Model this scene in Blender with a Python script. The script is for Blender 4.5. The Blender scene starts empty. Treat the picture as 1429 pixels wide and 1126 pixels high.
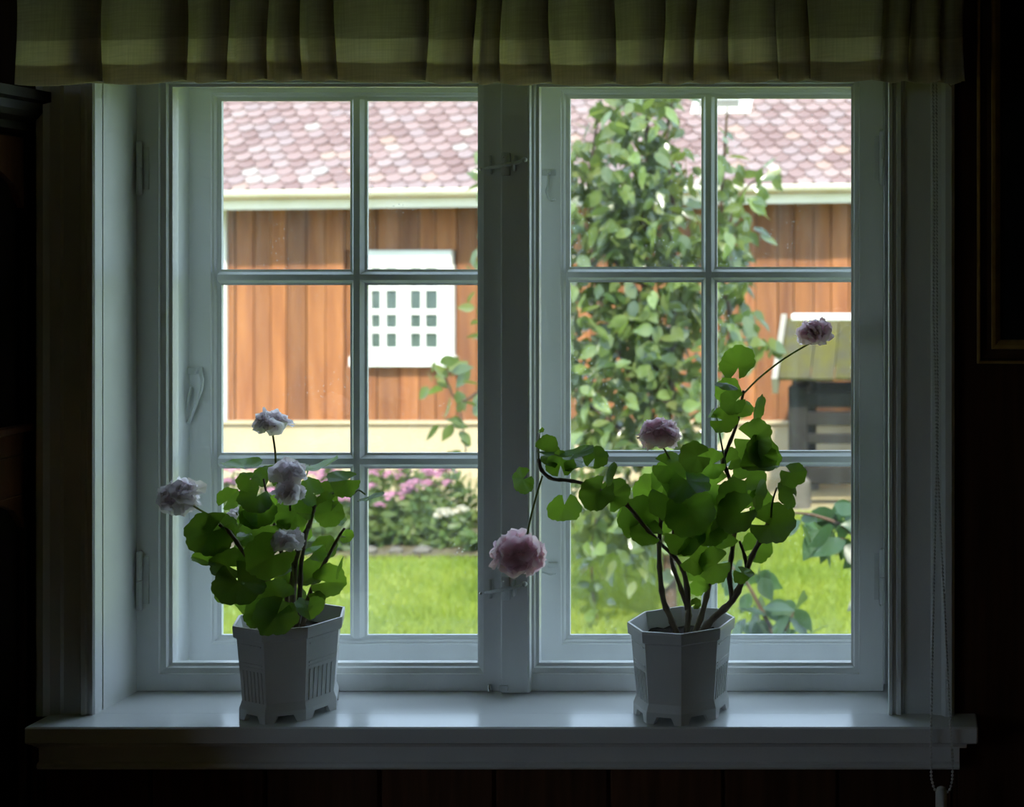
import bpy, bmesh, math, random
from mathutils import Vector, Matrix, Euler

random.seed(7)
SC = bpy.context.scene
COL = SC.collection

# ------------------------------------------------------------------ camera
F = 1850.0                       # focal length in pixels of the 1429 x 1126 frame
UX, VY = 1285.0, 360.0           # where lines running into depth meet (shifted lens)
CAM = Vector((0.615, -2.0, 1.504))
cam = bpy.data.cameras.new('camera')
cam.sensor_fit = 'HORIZONTAL'
cam.sensor_width = 36.0
cam.lens = F / 1429.0 * 36.0
cam.shift_x = -(UX - 714.5) / 1429.0
cam.shift_y = -(563.0 - VY) / 1429.0
cam.clip_start = 0.02
cam.clip_end = 300
cam.dof.use_dof = True
cam.dof.focus_distance = 1.95
cam.dof.aperture_fstop = 6.3
co = bpy.data.objects.new('camera', cam)
COL.objects.link(co)
co.location = CAM
co.rotation_euler = (math.radians(90), 0, 0)
SC.camera = co

# ------------------------------------------------------------------ daylight
world = bpy.data.worlds.new('overcast_sky')
SC.world = world
world.use_nodes = True
wn = world.node_tree
wn.nodes['Background'].inputs[0].default_value = (0.605, 0.765, 1.0, 1)
wn.nodes['Background'].inputs[1].default_value = 2.6
# high sun behind the house, facing the barn: its eaves and window sill throw their shade down the boards
sun = bpy.data.lights.new('sun_offscreen', 'SUN')
sun.energy = 6.2
sun.angle = math.radians(2.0)
sun.color = (1.0, 0.92, 0.80)
so = bpy.data.objects.new('sun_offscreen', sun)
COL.objects.link(so)
so.rotation_euler = (math.radians(44), 0, math.radians(10))
SC.view_settings.view_transform = 'Standard'
SC.view_settings.look = 'None'
SC.view_settings.gamma = 1.0
SC.view_settings.use_curve_mapping = False
SC.view_settings.exposure = 0.58
SC.cycles.use_denoising = True
SC.cycles.max_bounces = 12
SC.cycles.diffuse_bounces = 7
SC.cycles.transparent_max_bounces = 24
SC.cycles.sample_clamp_indirect = 6.0
SC.cycles.caustics_reflective = False

# ------------------------------------------------------------------ helpers
def PX(u, Y): return CAM.x + (u - UX) * (Y - CAM.y) / F
def PZ(v, Y): return CAM.z - (v - VY) * (Y - CAM.y) / F
def P(u, v, Y): return Vector((PX(u, Y), Y, PZ(v, Y)))

class MB:
    def __init__(s): s.v = []; s.f = []
    def add(s, vs, fs):
        b = len(s.v)
        s.v += [tuple(x) for x in vs]
        s.f += [[i + b for i in f] for f in fs]
        return s
    def box(s, x0, x1, y0, y1, z0, z1, c=0.0):
        if x0 > x1: x0, x1 = x1, x0
        if y0 > y1: y0, y1 = y1, y0
        if z0 > z1: z0, z1 = z1, z0
        if c <= 0:
            vs = [(x, y, z) for x in (x0, x1) for y in (y0, y1) for z in (z0, z1)]
            return s.add(vs, [(0,1,3,2),(4,6,7,5),(0,4,5,1),(2,3,7,6),(0,2,6,4),(1,5,7,3)])
        c = min(c, (x1-x0)*.45, (y1-y0)*.45, (z1-z0)*.45)
        bm = bmesh.new()
        vs = [bm.verts.new((x, y, z)) for x in (x0, x1) for y in (y0, y1) for z in (z0, z1)]
        for q in [(0,1,3,2),(4,6,7,5),(0,4,5,1),(2,3,7,6),(0,2,6,4),(1,5,7,3)]:
            bm.faces.new([vs[i] for i in q])
        bmesh.ops.bevel(bm, geom=list(bm.edges), offset=c, segments=1, affect='EDGES', profile=.5)
        bm.verts.index_update()
        s.add([v.co[:] for v in bm.verts], [[v.index for v in f.verts] for f in bm.faces])
        bm.free()
        return s
    def prism(s, poly, axis, a, b):
        """closed polygon of two coordinates pushed along an axis ('x','y','z')"""
        n = len(poly)
        def mk(p, t):
            if axis == 'z': return (p[0], p[1], t)
            if axis == 'y': return (p[0], t, p[1])
            return (t, p[0], p[1])
        vs = [mk(p, a) for p in poly] + [mk(p, b) for p in poly]
        fs = [(i, (i+1) % n, n + (i+1) % n, n + i) for i in range(n)]
        fs += [list(range(n))[::-1], list(range(n, 2*n))]
        return s.add(vs, fs)
    def tube(s, pts, radii, seg=8, cap=True, closed=False):
        pts = [Vector(p) for p in pts]
        n = len(pts)
        if not isinstance(radii, (list, tuple)): radii = [radii] * n
        vs = []; fs = []
        up = None
        for i, p in enumerate(pts):
            a = pts[(i-1) % n] if (closed or i > 0) else p
            b = pts[(i+1) % n] if (closed or i < n-1) else p
            t = (b - a)
            if t.length < 1e-9: t = Vector((0, 0, 1))
            t.normalize()
            if up is None:
                up = t.orthogonal().normalized()
            else:
                up = (up - t * up.dot(t))
                up = up.normalized() if up.length > 1e-6 else t.orthogonal().normalized()
            w = t.cross(up)
            for k in range(seg):
                an = 2 * math.pi * k / seg
                vs.append(p + (up * math.cos(an) + w * math.sin(an)) * radii[i])
        m = n if closed else n - 1
        for i in range(m):
            j = (i + 1) % n
            for k in range(seg):
                k2 = (k + 1) % seg
                fs.append((i*seg+k, i*seg+k2, j*seg+k2, j*seg+k))
        if cap and not closed:
            fs.append(list(range(seg))[::-1])
            fs.append([(n-1)*seg + k for k in range(seg)])
        return s.add(vs, fs)
    def ball(s, c, r, seg=8, rings=5, sz=1.0):
        c = Vector(c); vs = [c + Vector((0, 0, -r*sz))]; fs = []
        for i in range(1, rings):
            a = math.pi * i / rings
            for k in range(seg):
                b = 2*math.pi*k/seg
                vs.append(c + Vector((r*math.sin(a)*math.cos(b), r*math.sin(a)*math.sin(b), -r*sz*math.cos(a))))
        vs.append(c + Vector((0, 0, r*sz)))
        for k in range(seg):
            fs.append((0, 1+(k+1) % seg, 1+k))
            for i in range(rings-2):
                fs.append((1+i*seg+k, 1+i*seg+(k+1) % seg, 1+(i+1)*seg+(k+1) % seg, 1+(i+1)*seg+k))
            fs.append((1+(rings-2)*seg+k, 1+(rings-2)*seg+(k+1) % seg, len(vs)-1))
        return s.add(vs, fs)
    def mesh(s, name, m=None, smooth=False):
        me = bpy.data.meshes.new(name)
        me.from_pydata(s.v, [], s.f)
        bm = bmesh.new(); bm.from_mesh(me)
        bmesh.ops.recalc_face_normals(bm, faces=bm.faces)
        bm.to_mesh(me); bm.free()
        if m: me.materials.append(m)
        if smooth:
            me.polygons.foreach_set('use_smooth', [True] * len(me.polygons))
        me.update()
        return me
    def build(s, name, m, parent=None, smooth=False, recalc=True):
        o = bpy.data.objects.new(name, s.mesh(name, m, smooth))
        COL.objects.link(o)
        if parent:
            o.parent = parent
            o.matrix_parent_inverse = Matrix.Translation(parent.location).inverted() if parent.parent is None else Matrix()
        return o

def raw(name, vs, fs, m, smooth=False):
    me = bpy.data.meshes.new(name)
    me.from_pydata([tuple(v) for v in vs], [], fs)
    if m: me.materials.append(m)
    if smooth: me.polygons.foreach_set('use_smooth', [True] * len(me.polygons))
    me.update()
    return me

def link(name, me, parent=None, M=None):
    o = bpy.data.objects.new(name, me)
    COL.objects.link(o)
    if parent:
        o.parent = parent
    if M is not None: o.matrix_local = M
    return o

def tag(o, label=None, cat=None, group=None, kind=None):
    if label: o['label'] = label
    if cat: o['category'] = cat
    if group: o['group'] = group
    if kind: o['kind'] = kind
    return o

def thing(name, label, cat, group=None, kind=None):
    """an Empty at the origin; parts are modelled in world metres beneath it"""
    o = bpy.data.objects.new(name, None)
    o.empty_display_size = .05
    COL.objects.link(o)
    return tag(o, label, cat, group, kind)

# ------------------------------------------------------------------ materials
def newmat(name):
    m = bpy.data.materials.new(name); m.use_nodes = True
    nt = m.node_tree; nt.nodes.clear()
    out = nt.nodes.new('ShaderNodeOutputMaterial')
    return m, nt, out

def node(nt, kind, **kw):
    n = nt.nodes.new(kind)
    for k, v in kw.items(): setattr(n, k, v)
    return n

def colour_var(nt, c1, c2, scale, stretch, detail=4, objrand=0.0, c3=None):
    tc = node(nt, 'ShaderNodeTexCoord'); mp = node(nt, 'ShaderNodeMapping')
    mp.inputs['Scale'].default_value = stretch
    nt.links.new(tc.outputs['Object'], mp.inputs['Vector'])
    vec = mp.outputs['Vector']
    oi = node(nt, 'ShaderNodeObjectInfo')
    if objrand:
        ad = node(nt, 'ShaderNodeVectorMath', operation='ADD')
        ml = node(nt, 'ShaderNodeMath', operation='MULTIPLY'); ml.inputs[1].default_value = 37.0
        nt.links.new(oi.outputs['Random'], ml.inputs[0])
        nt.links.new(vec, ad.inputs[0]); nt.links.new(ml.outputs[0], ad.inputs[1])
        vec = ad.outputs[0]
    nz = node(nt, 'ShaderNodeTexNoise')
    nz.inputs['Scale'].default_value = scale; nz.inputs['Detail'].default_value = detail
    nt.links.new(vec, nz.inputs['Vector'])
    rp = node(nt, 'ShaderNodeValToRGB')
    rp.color_ramp.elements[0].position = .3; rp.color_ramp.elements[1].position = .7
    rp.color_ramp.elements[0].color = (*c1, 1); rp.color_ramp.elements[1].color = (*c2, 1)
    nt.links.new(nz.outputs['Fac'], rp.inputs['Fac'])
    colr = rp.outputs['Color']
    if objrand:
        mx = node(nt, 'ShaderNodeHueSaturation')
        mr = node(nt, 'ShaderNodeMapRange')
        mr.inputs['To Min'].default_value = 1 - objrand; mr.inputs['To Max'].default_value = 1 + objrand
        nt.links.new(oi.outputs['Random'], mr.inputs['Value'])
        nt.links.new(mr.outputs[0], mx.inputs['Value'])
        nt.links.new(colr, mx.inputs['Color'])
        colr = mx.outputs['Color']
    return colr, nz.outputs['Fac']

def std(name, c1, c2=None, rough=.5, scale=6, stretch=(1,1,1), bump=0.0, metal=0.0, spec=.5, objrand=0.0, bdist=.002, coat=0):
    m, nt, out = newmat(name)
    c2 = c2 or c1
    colr, fac = colour_var(nt, c1, c2, scale, stretch, objrand=objrand)
    b = node(nt, 'ShaderNodeBsdfPrincipled')
    nt.links.new(colr, b.inputs['Base Color'])
    b.inputs['Roughness'].default_value = rough
    b.inputs['Metallic'].default_value = metal
    b.inputs['Specular IOR Level'].default_value = spec
    b.inputs['Coat Weight'].default_value = coat
    if bump:
        bp = node(nt, 'ShaderNodeBump'); bp.inputs['Strength'].default_value = bump
        bp.inputs['Distance'].default_value = bdist
        nt.links.new(fac, bp.inputs['Height']); nt.links.new(bp.outputs[0], b.inputs['Normal'])
    nt.links.new(b.outputs[0], out.inputs[0])
    return m

def leafy(name, c1, c2, tr, amount=.45, rough=.45, scale=30, objrand=.25, island=0.0, spec=.4):
    m, nt, out = newmat(name)
    colr, fac = colour_var(nt, c1, c2, scale, (1,1,1), objrand=objrand)
    if island:
        ge = node(nt, 'ShaderNodeNewGeometry'); hs = node(nt, 'ShaderNodeHueSaturation')
        mr = node(nt, 'ShaderNodeMapRange')
        mr.inputs['To Min'].default_value = 1 - island; mr.inputs['To Max'].default_value = 1 + island
        nt.links.new(ge.outputs['Random Per Island'], mr.inputs['Value'])
        nt.links.new(mr.outputs[0], hs.inputs['Value']); nt.links.new(colr, hs.inputs['Color'])
        mh = node(nt, 'ShaderNodeMapRange')
        mh.inputs['To Min'].default_value = .5 + island*.08; mh.inputs['To Max'].default_value = .5 - island*.08
        nt.links.new(ge.outputs['Random Per Island'], mh.inputs['Value']); nt.links.new(mh.outputs[0], hs.inputs['Hue'])
        colr = hs.outputs['Color']
    b = node(nt, 'ShaderNodeBsdfPrincipled')
    nt.links.new(colr, b.inputs['Base Color'])
    b.inputs['Roughness'].default_value = rough
    b.inputs['Specular IOR Level'].default_value = spec
    t = node(nt, 'ShaderNodeBsdfTranslucent'); t.inputs['Color'].default_value = (*tr, 1)
    if objrand:
        oi = node(nt, 'ShaderNodeObjectInfo'); hv = node(nt, 'ShaderNodeHueSaturation'); mq = node(nt, 'ShaderNodeMapRange')
        mq.inputs['To Min'].default_value = 1 - objrand; mq.inputs['To Max'].default_value = 1 + objrand
        hv.inputs['Color'].default_value = (*tr, 1)
        nt.links.new(oi.outputs['Random'], mq.inputs['Value']); nt.links.new(mq.outputs[0], hv.inputs['Value'])
        nt.links.new(hv.outputs[0], t.inputs['Color'])
    mx = node(nt, 'ShaderNodeMixShader'); mx.inputs[0].default_value = amount
    nt.links.new(b.outputs[0], mx.inputs[1]); nt.links.new(t.outputs[0], mx.inputs[2])
    nt.links.new(mx.outputs[0], out.inputs[0])
    return m

def glassmat(name, dust, tint=(.97, .985, .98)):
    m, nt, out = newmat(name)
    lw = node(nt, 'ShaderNodeLayerWeight'); lw.inputs['Blend'].default_value = .5
    pw = node(nt, 'ShaderNodeMath', operation='POWER'); pw.inputs[1].default_value = 5
    nt.links.new(lw.outputs['Facing'], pw.inputs[0])
    ma = node(nt, 'ShaderNodeMath', operation='MULTIPLY_ADD'); ma.inputs[1].default_value = .93; ma.inputs[2].default_value = .035
    nt.links.new(pw.outputs[0], ma.inputs[0])
    tr = node(nt, 'ShaderNodeBsdfTransparent'); tr.inputs[0].default_value = (*tint, 1)
    gl = node(nt, 'ShaderNodeBsdfGlossy'); gl.inputs['Roughness'].default_value = .02
    mx = node(nt, 'ShaderNodeMixShader')
    nt.links.new(ma.outputs[0], mx.inputs[0]); nt.links.new(tr.outputs[0], mx.inputs[1]); nt.links.new(gl.outputs[0], mx.inputs[2])
    # dried drops and dust on the pane: specks, streaks and a thin film
    tc = node(nt, 'ShaderNodeTexCoord')
    vo = node(nt, 'ShaderNodeTexVoronoi'); vo.inputs['Scale'].default_value = 120
    nt.links.new(tc.outputs['Object'], vo.inputs['Vector'])
    sp = node(nt, 'ShaderNodeMapRange'); sp.inputs['From Min'].default_value = .10; sp.inputs['From Max'].default_value = .16
    sp.inputs['To Min'].default_value = 1; sp.inputs['To Max'].default_value = 0
    nt.links.new(vo.outputs['Distance'], sp.inputs['Value'])
    nb = node(nt, 'ShaderNodeTexNoise'); nb.inputs['Scale'].default_value = 9; nb.inputs['Detail'].default_value = 3
    nt.links.new(tc.outputs['Object'], nb.inputs['Vector'])
    st = node(nt, 'ShaderNodeMapRange'); st.inputs['From Min'].default_value = .5; st.inputs['From Max'].default_value = .75
    nt.links.new(nb.outputs['Fac'], st.inputs['Value'])
    mu = node(nt, 'ShaderNodeMath', operation='MULTIPLY')
    nt.links.new(sp.outputs[0], mu.inputs[0]); nt.links.new(st.outputs[0], mu.inputs[1])
    mp = node(nt, 'ShaderNodeMapping'); mp.inputs['Scale'].default_value = (60, 60, 3)
    nt.links.new(tc.outputs['Object'], mp.inputs['Vector'])
    ns = node(nt, 'ShaderNodeTexNoise'); ns.inputs['Scale'].default_value = 1.0; ns.inputs['Detail'].default_value = 5
    nt.links.new(mp.outputs[0], ns.inputs['Vector'])
    sr = node(nt, 'ShaderNodeMapRange'); sr.inputs['From Min'].default_value = .45; sr.inputs['From Max'].default_value = .8
    sr.inputs['To Max'].default_value = dust * .6
    nt.links.new(ns.outputs['Fac'], sr.inputs['Value'])
    a1 = node(nt, 'ShaderNodeMath', operation='MULTIPLY_ADD'); a1.inputs[1].default_value = dust * 12
    nt.links.new(mu.outputs[0], a1.inputs[0]); nt.links.new(sr.outputs[0], a1.inputs[2])
    a2 = node(nt, 'ShaderNodeMath', operation='ADD'); a2.inputs[1].default_value = dust * .12; a2.use_clamp = True
    nt.links.new(a1.outputs[0], a2.inputs[0])
    df = node(nt, 'ShaderNodeBsdfTranslucent'); df.inputs[0].default_value = (.9, .92, .95, 1)
    m2 = node(nt, 'ShaderNodeMixShader')
    nt.links.new(a2.outputs[0], m2.inputs[0]); nt.links.new(mx.outputs[0], m2.inputs[1]); nt.links.new(df.outputs[0], m2.inputs[2])
    nt.links.new(m2.outputs[0], out.inputs[0])
    return m

def fabricmat(name, col, trans, amount, weave=900):
    m, nt, out = newmat(name)
    tc = node(nt, 'ShaderNodeTexCoord')
    mpx = node(nt, 'ShaderNodeMapping'); mpx.inputs['Scale'].default_value = (420, 1, 18)
    mpz = node(nt, 'ShaderNodeMapping'); mpz.inputs['Scale'].default_value = (18, 1, 420)
    fac = []
    for mp in (mpx, mpz):
        nt.links.new(tc.outputs['Object'], mp.inputs['Vector'])
        n = node(nt, 'ShaderNodeTexNoise'); n.inputs['Scale'].default_value = 1; n.inputs['Detail'].default_value = 2
        nt.links.new(mp.outputs[0], n.inputs['Vector']); fac.append(n.outputs['Fac'])
    ad = node(nt, 'ShaderNodeMath', operation='MULTIPLY')
    nt.links.new(fac[0], ad.inputs[0]); nt.links.new(fac[1], ad.inputs[1])
    mr = node(nt, 'ShaderNodeMapRange'); mr.inputs['From Min'].default_value = .1; mr.inputs['From Max'].default_value = .4
    mr.inputs['To Min'].default_value = .84; mr.inputs['To Max'].default_value = 1.08
    nt.links.new(ad.outputs[0], mr.inputs['Value'])
    def scaled(c):
        h = node(nt, 'ShaderNodeHueSaturation'); h.inputs['Color'].default_value = (*c, 1)
        nt.links.new(mr.outputs[0], h.inputs['Value']); return h.outputs[0]
    d = node(nt, 'ShaderNodeBsdfDiffuse'); nt.links.new(scaled(col), d.inputs[0])
    t = node(nt, 'ShaderNodeBsdfTranslucent'); nt.links.new(scaled(trans), t.inputs[0])
    mx = node(nt, 'ShaderNodeMixShader'); mx.inputs[0].default_value = amount
    nt.links.new(d.outputs[0], mx.inputs[1]); nt.links.new(t.outputs[0], mx.inputs[2])
    nt.links.new(mx.outputs[0], out.inputs[0])
    return m

def tilemat(name):
    m, nt, out = newmat(name)
    ge = node(nt, 'ShaderNodeNewGeometry'); oi = node(nt, 'ShaderNodeObjectInfo')
    ad = node(nt, 'ShaderNodeMath', operation='ADD'); fr = node(nt, 'ShaderNodeMath', operation='FRACT')
    nt.links.new(ge.outputs['Random Per Island'], ad.inputs[0]); nt.links.new(oi.outputs['Random'], ad.inputs[1])
    nt.links.new(ad.outputs[0], fr.inputs[0])
    rp = node(nt, 'ShaderNodeValToRGB'); cr = rp.color_ramp; cr.interpolation = 'LINEAR'
    cols = [(0, (.18, .110, .103)), (.25, (.225, .145, .135)), (.5, (.255, .172, .162)), (.7, (.23, .168, .165)), (.88, (.275, .200, .190)), (.965, (.29, .190, .150)), (1, (.32, .275, .265))]
    cr.elements[0].color = (*cols[0][1], 1); cr.elements[1].color = (*cols[-1][1], 1)
    for p_, c_ in cols[1:-1]:
        e = cr.elements.new(p_); e.color = (*c_, 1)
    nt.links.new(fr.outputs[0], rp.inputs['Fac'])
    b = node(nt, 'ShaderNodeBsdfPrincipled'); b.inputs['Roughness'].default_value = .6
    b.inputs['Specular IOR Level'].default_value = .3
    nt.links.new(rp.outputs[0], b.inputs['Base Color']); nt.links.new(b.outputs[0], out.inputs[0])
    return m

MT = {}
MT['paint'] = std('white_paint', (.74, .75, .74), (.80, .81, .79), rough=.36, scale=14, stretch=(1,1,.3), bump=.12, bdist=.001)
MT['paint_in'] = std('white_sash_paint', (.74, .75, .74), (.80, .81, .80), rough=.38, scale=30, stretch=(1,1,.2), bump=.2, bdist=.001)
MT['paint_sash'] = std('old_white_paint', (.78, .79, .79), (.84, .85, .85), rough=.38, scale=30, stretch=(1,1,.2), bump=.2, bdist=.001)
MT['sill'] = std('gloss_white_sill', (.74, .75, .76), (.80, .81, .81), rough=.20, scale=10, stretch=(.25,1,1), bump=.10, bdist=.001)
MT['iron'] = std('painted_iron', (.60, .62, .62), (.70, .72, .72), rough=.4, scale=60, bump=.3, bdist=.0006)
MT['iron_in'] = std('painted_inner_iron', (.62, .63, .62), (.70, .71, .70), rough=.4, scale=60, bump=.3, bdist=.0006)
MT['screw'] = std('bright_screw', (.75, .75, .74), rough=.25, metal=.9)
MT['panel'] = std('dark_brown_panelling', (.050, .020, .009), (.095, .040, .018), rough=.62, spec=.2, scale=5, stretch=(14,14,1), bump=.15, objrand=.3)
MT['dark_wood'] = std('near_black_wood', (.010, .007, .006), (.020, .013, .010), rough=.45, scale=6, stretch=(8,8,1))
MT['brown_wood'] = std('red_brown_carved_wood', (.11, .042, .015), (.19, .075, .025), rough=.4, scale=9, stretch=(6,6,1), bump=.15)
MT['frame_dark'] = std('dark_frame_wood', (.045, .018, .008), (.075, .030, .012), rough=.35, scale=10, stretch=(6,6,1))
MT['gilt'] = std('gilt_edge', (.42, .24, .07), (.60, .37, .12), rough=.32, scale=40, metal=.35)
MT['picture'] = std('dark_canvas', (.006, .006, .007), (.014, .015, .017), rough=.9, spec=.05, scale=9)
MT['ceiling'] = std('ceiling_boards', (.50, .46, .38), (.58, .53, .45), rough=.6, scale=4, stretch=(1,8,1))
MT['floor'] = std('pine_floor', (.28, .16, .075), (.38, .23, .11), rough=.42, scale=4, stretch=(9,1,1), objrand=.2)
MT['glass'] = glassmat('window_glass', .006)
MT['glass_old'] = glassmat('dusty_old_glass', .034)
MT['fabric'] = fabricmat('linen_valance', (.42, .37, .30), (.46, .40, .33), .45)
MT['fabric_sheer'] = fabricmat('sheer_linen_band', (.46, .41, .34), (.66, .58, .50), .64)
MT['pot'] = std('white_plastic', (.74, .74, .72), (.78, .78, .76), rough=.34, scale=20)
MT['soil'] = std('potting_soil', (.012, .008, .005), (.035, .022, .014), rough=.95, scale=160, bump=.8, bdist=.004)
MT['leaf'] = leafy('geranium_leaf', (.034, .082, .020), (.062, .130, .034), (.24, .43, .035), .47, rough=.42, scale=45, objrand=.4)
MT['stem'] = std('green_stem', (.10, .17, .045), (.16, .22, .07), rough=.5, scale=40)
MT['woody'] = std('woody_stem', (.085, .055, .032), (.20, .16, .085), rough=.6, scale=60, stretch=(1,1,.4), bump=.4)
MT['petal'] = leafy('pale_pink_petal', (.90, .83, .87), (.95, .92, .94), (.99, .94, .97), .72, rough=.6, scale=60, objrand=.08)
MT['petal_pink'] = leafy('soft_pink_petal', (.90, .70, .76), (.95, .86, .89), (.97, .80, .86), .70, rough=.6, scale=50, objrand=.10)
MT['calyx'] = leafy('calyx_green', (.20, .26, .08), (.28, .33, .12), (.35, .42, .10), .35)
MT['chain'] = std('white_bead', (.70, .70, .66), rough=.3)
MT['lawn'] = std('lawn_ground', (0.175, 0.244, 0.028), (0.286, 0.337, 0.052), rough=.9, scale=1.6, bump=.5, bdist=.05)
MT['grass'] = leafy('grass_blade', (0.157, 0.244, 0.023), (0.277, 0.337, 0.044), (0.351, 0.416, 0.046), .4, scale=1.2, objrand=0, island=.22)
MT['gravel'] = std('pale_gravel', (0.293, 0.253, 0.129), (0.382, 0.323, 0.186), rough=.95, scale=14, bump=.6, bdist=.02)
MT['bed_soil'] = std('bed_soil', (0.064, 0.050, 0.026), (0.127, 0.100, 0.052), rough=.95, scale=20, bump=.7, bdist=.03)
MT['board'] = std('weathered_brown_board', (0.188, 0.059, 0.017), (0.326, 0.124, 0.037), rough=.7, scale=2.2, stretch=(6,6,.7), bump=.3, objrand=.28)
MT['barn_white'] = std('barn_white_paint', (.72, .71, .67), (.80, .79, .75), rough=.6, scale=3)
MT['fascia'] = std('cream_fascia', (0.737, 0.681, 0.563), (0.871, 0.806, 0.736), rough=.6, scale=2.4, stretch=(1,1,4))
MT['plinth'] = std('cream_plinth', (0.420, 0.335, 0.206), (0.483, 0.400, 0.258), rough=.85, scale=2.5, bump=.2)
MT['pane_dark'] = std('dark_pane', (.05, .075, .07), (.09, .12, .11), rough=.12, scale=5)
MT['tile'] = tilemat('red_brown_roof_tile')
MT['moss'] = std('mossy_board', (0.052, 0.047, 0.041), (0.083, 0.074, 0.007), rough=.9, spec=.2, scale=3.6, stretch=(1.2,1.2,.6), bump=.4, objrand=.15)
MT['grey_log'] = std('grey_black_log', (0.006, 0.005, 0.005), (0.019, 0.015, 0.012), rough=.85, scale=6, stretch=(1,4,6), bump=.4)
MT['grey_board'] = std('bleached_board', (0.238, 0.216, 0.174), (0.305, 0.277, 0.224), rough=.8, scale=6)
MT['lilac'] = leafy('shrub_leaf', (0.096, 0.159, 0.044), (0.190, 0.244, 0.088), (0.322, 0.411, 0.078), .34, rough=.24, scale=4, objrand=.4, island=.45, spec=.9)
MT['lilac_dark'] = leafy('blue_green_leaf', (0.024, 0.060, 0.028), (0.050, 0.091, 0.047), (0.084, 0.184, 0.037), .3, rough=.35, scale=6, objrand=.3, island=.2)
MT['bark'] = std('shrub_bark', (0.054, 0.029, 0.016), (0.099, 0.057, 0.034), rough=.85, scale=9, stretch=(1,1,.3), bump=.5, bdist=.01)
MT['phlox'] = leafy('pink_blossom', (0.420, 0.153, 0.268), (0.496, 0.259, 0.341), (0.509, 0.235, 0.341), .35, scale=20, objrand=.15)
MT['phlox_white'] = leafy('white_blossom', (0.509, 0.470, 0.351), (0.560, 0.512, 0.402), (0.541, 0.500, 0.361), .35, scale=20, objrand=.05)
MT['bed_leaf'] = leafy('bed_leaf', (0.064, 0.112, 0.026), (0.114, 0.165, 0.046), (0.204, 0.270, 0.052), .4, scale=4, objrand=.25, island=.3)
MT['stone'] = std('grey_stone', (0.080, 0.070, 0.057), (0.134, 0.117, 0.096), rough=.9, scale=8, bump=.5, bdist=.01)
MT['metal_grey'] = std('grey_sheet', (0.267, 0.259, 0.243), (0.331, 0.318, 0.294), rough=.5, scale=4)

# ------------------------------------------------------------------ the room
YW = -0.080          # room face of the log wall, behind its panelling
YC = -0.104          # room face of the casings
YO = 0.19            # outside face of the wall
XL, XR, YB = -2.3, 2.3, -4.05
ZF, ZT = 0.0, 2.40

def structure(name, mb, m, label=None):
    o = mb.build(name, m); o['kind'] = 'structure'
    if label: o['label'] = label
    return o

OX, OZ0, OZ1 = .605, .815, 1.86
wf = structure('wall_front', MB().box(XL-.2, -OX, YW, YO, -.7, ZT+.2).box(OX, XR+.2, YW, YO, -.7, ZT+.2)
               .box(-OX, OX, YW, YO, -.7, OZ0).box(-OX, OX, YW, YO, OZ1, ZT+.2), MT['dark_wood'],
               'dark log wall holding the white window')
structure('wall_back', MB().box(XL-.2, XR+.2, YB-.2, YB, -.7, ZT+.2), MT['panel'], 'brown panelled wall opposite the window')
# the room's other daylight: the chain's shadow on the sill falls to its right, so there is a window in the left wall
VY0, VY1, VZ0, VZ1 = -3.20, -2.05, .85, 1.95
structure('wall_left', MB().box(XL-.2, XL, YB, VY0, -.7, ZT+.2).box(XL-.2, XL, VY1, YW, -.7, ZT+.2)
          .box(XL-.2, XL, VY0, VY1, -.7, VZ0).box(XL-.2, XL, VY0, VY1, VZ1, ZT+.2), MT['panel'], 'brown panelled side wall by the cupboard')
w2 = thing('window_left_offscreen', 'white window in the side wall by the cupboard', None, kind='structure')
vm = (VY0+VY1)/2
for (y0, y1, z0, z1) in [(VY0, VY1, VZ0, VZ0+.05), (VY0, VY1, VZ1-.05, VZ1), (VY0, VY0+.05, VZ0, VZ1), (VY1-.05, VY1, VZ0, VZ1), (vm-.025, vm+.025, VZ0, VZ1)]:
    MB().box(XL-.10, XL-.06, y0, y1, z0, z1, .004).build('sash_bar', MT['paint'], w2)
for y0, y1 in ((VY0+.05, vm-.025), (vm+.025, VY1-.05)):
    MB().box(XL-.085, XL-.08, y0, y1, VZ0+.05, VZ1-.05).build('pane', MT['glass'], w2)
structure('wall_right', MB().box(XR, XR+.2, YB, YW, -.7, ZT+.2), MT['panel'], 'brown panelled side wall beyond the picture')
structure('floor', MB().box(XL, XR, YB, YW, -.1, ZF), MT['floor'], 'pine board floor')
structure('ceiling', MB().box(XL, XR, YB, YW, ZT, ZT+.2), MT['ceiling'], 'pale board ceiling')
# vertical panelling boards of the window wall
def plank_x():
    xs = []
    u = 50 - 160 * 11
    while True:
        x = PX(u, YW - .014)
        if x > XR: break
        if x > XL: xs.append(x)
        u += 160
    return [XL] + xs + [XR]
px = plank_x()
SILLX0, SILLX1 = PX(33, -.153), PX(1365, -.153)
def plank(x0, x1, z0, z1):
    c = .004
    prof = [(x0+.0008, YW+.001), (x0+.0008, YW-.009), (x0+c, YW-.0135), (x1-c, YW-.0135), (x1-.0008, YW-.009), (x1-.0008, YW+.001)]
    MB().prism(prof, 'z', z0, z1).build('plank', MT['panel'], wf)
for a, b in zip(px[:-1], px[1:]):
    if b <= -.649 or a >= .665:
        plank(a, b, .0, ZT)
    else:
        if a < -.649: plank(a, -.649, .0, ZT)
        if b > .665: plank(.665, b, .0, ZT)
        a2, b2 = max(a, -.649), min(b, .665)
        plank(a2, b2, 0, .80); plank(a2, b2, 1.885, ZT)

# ------------------------------------------------------------------ the window
win = thing('window_1', 'white double window with muntined outer sashes and plain inner sashes', None, kind='structure')
JX = .568
ZS = .850            # top of the sill
ZH = 1.812           # underside of the head lining
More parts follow.
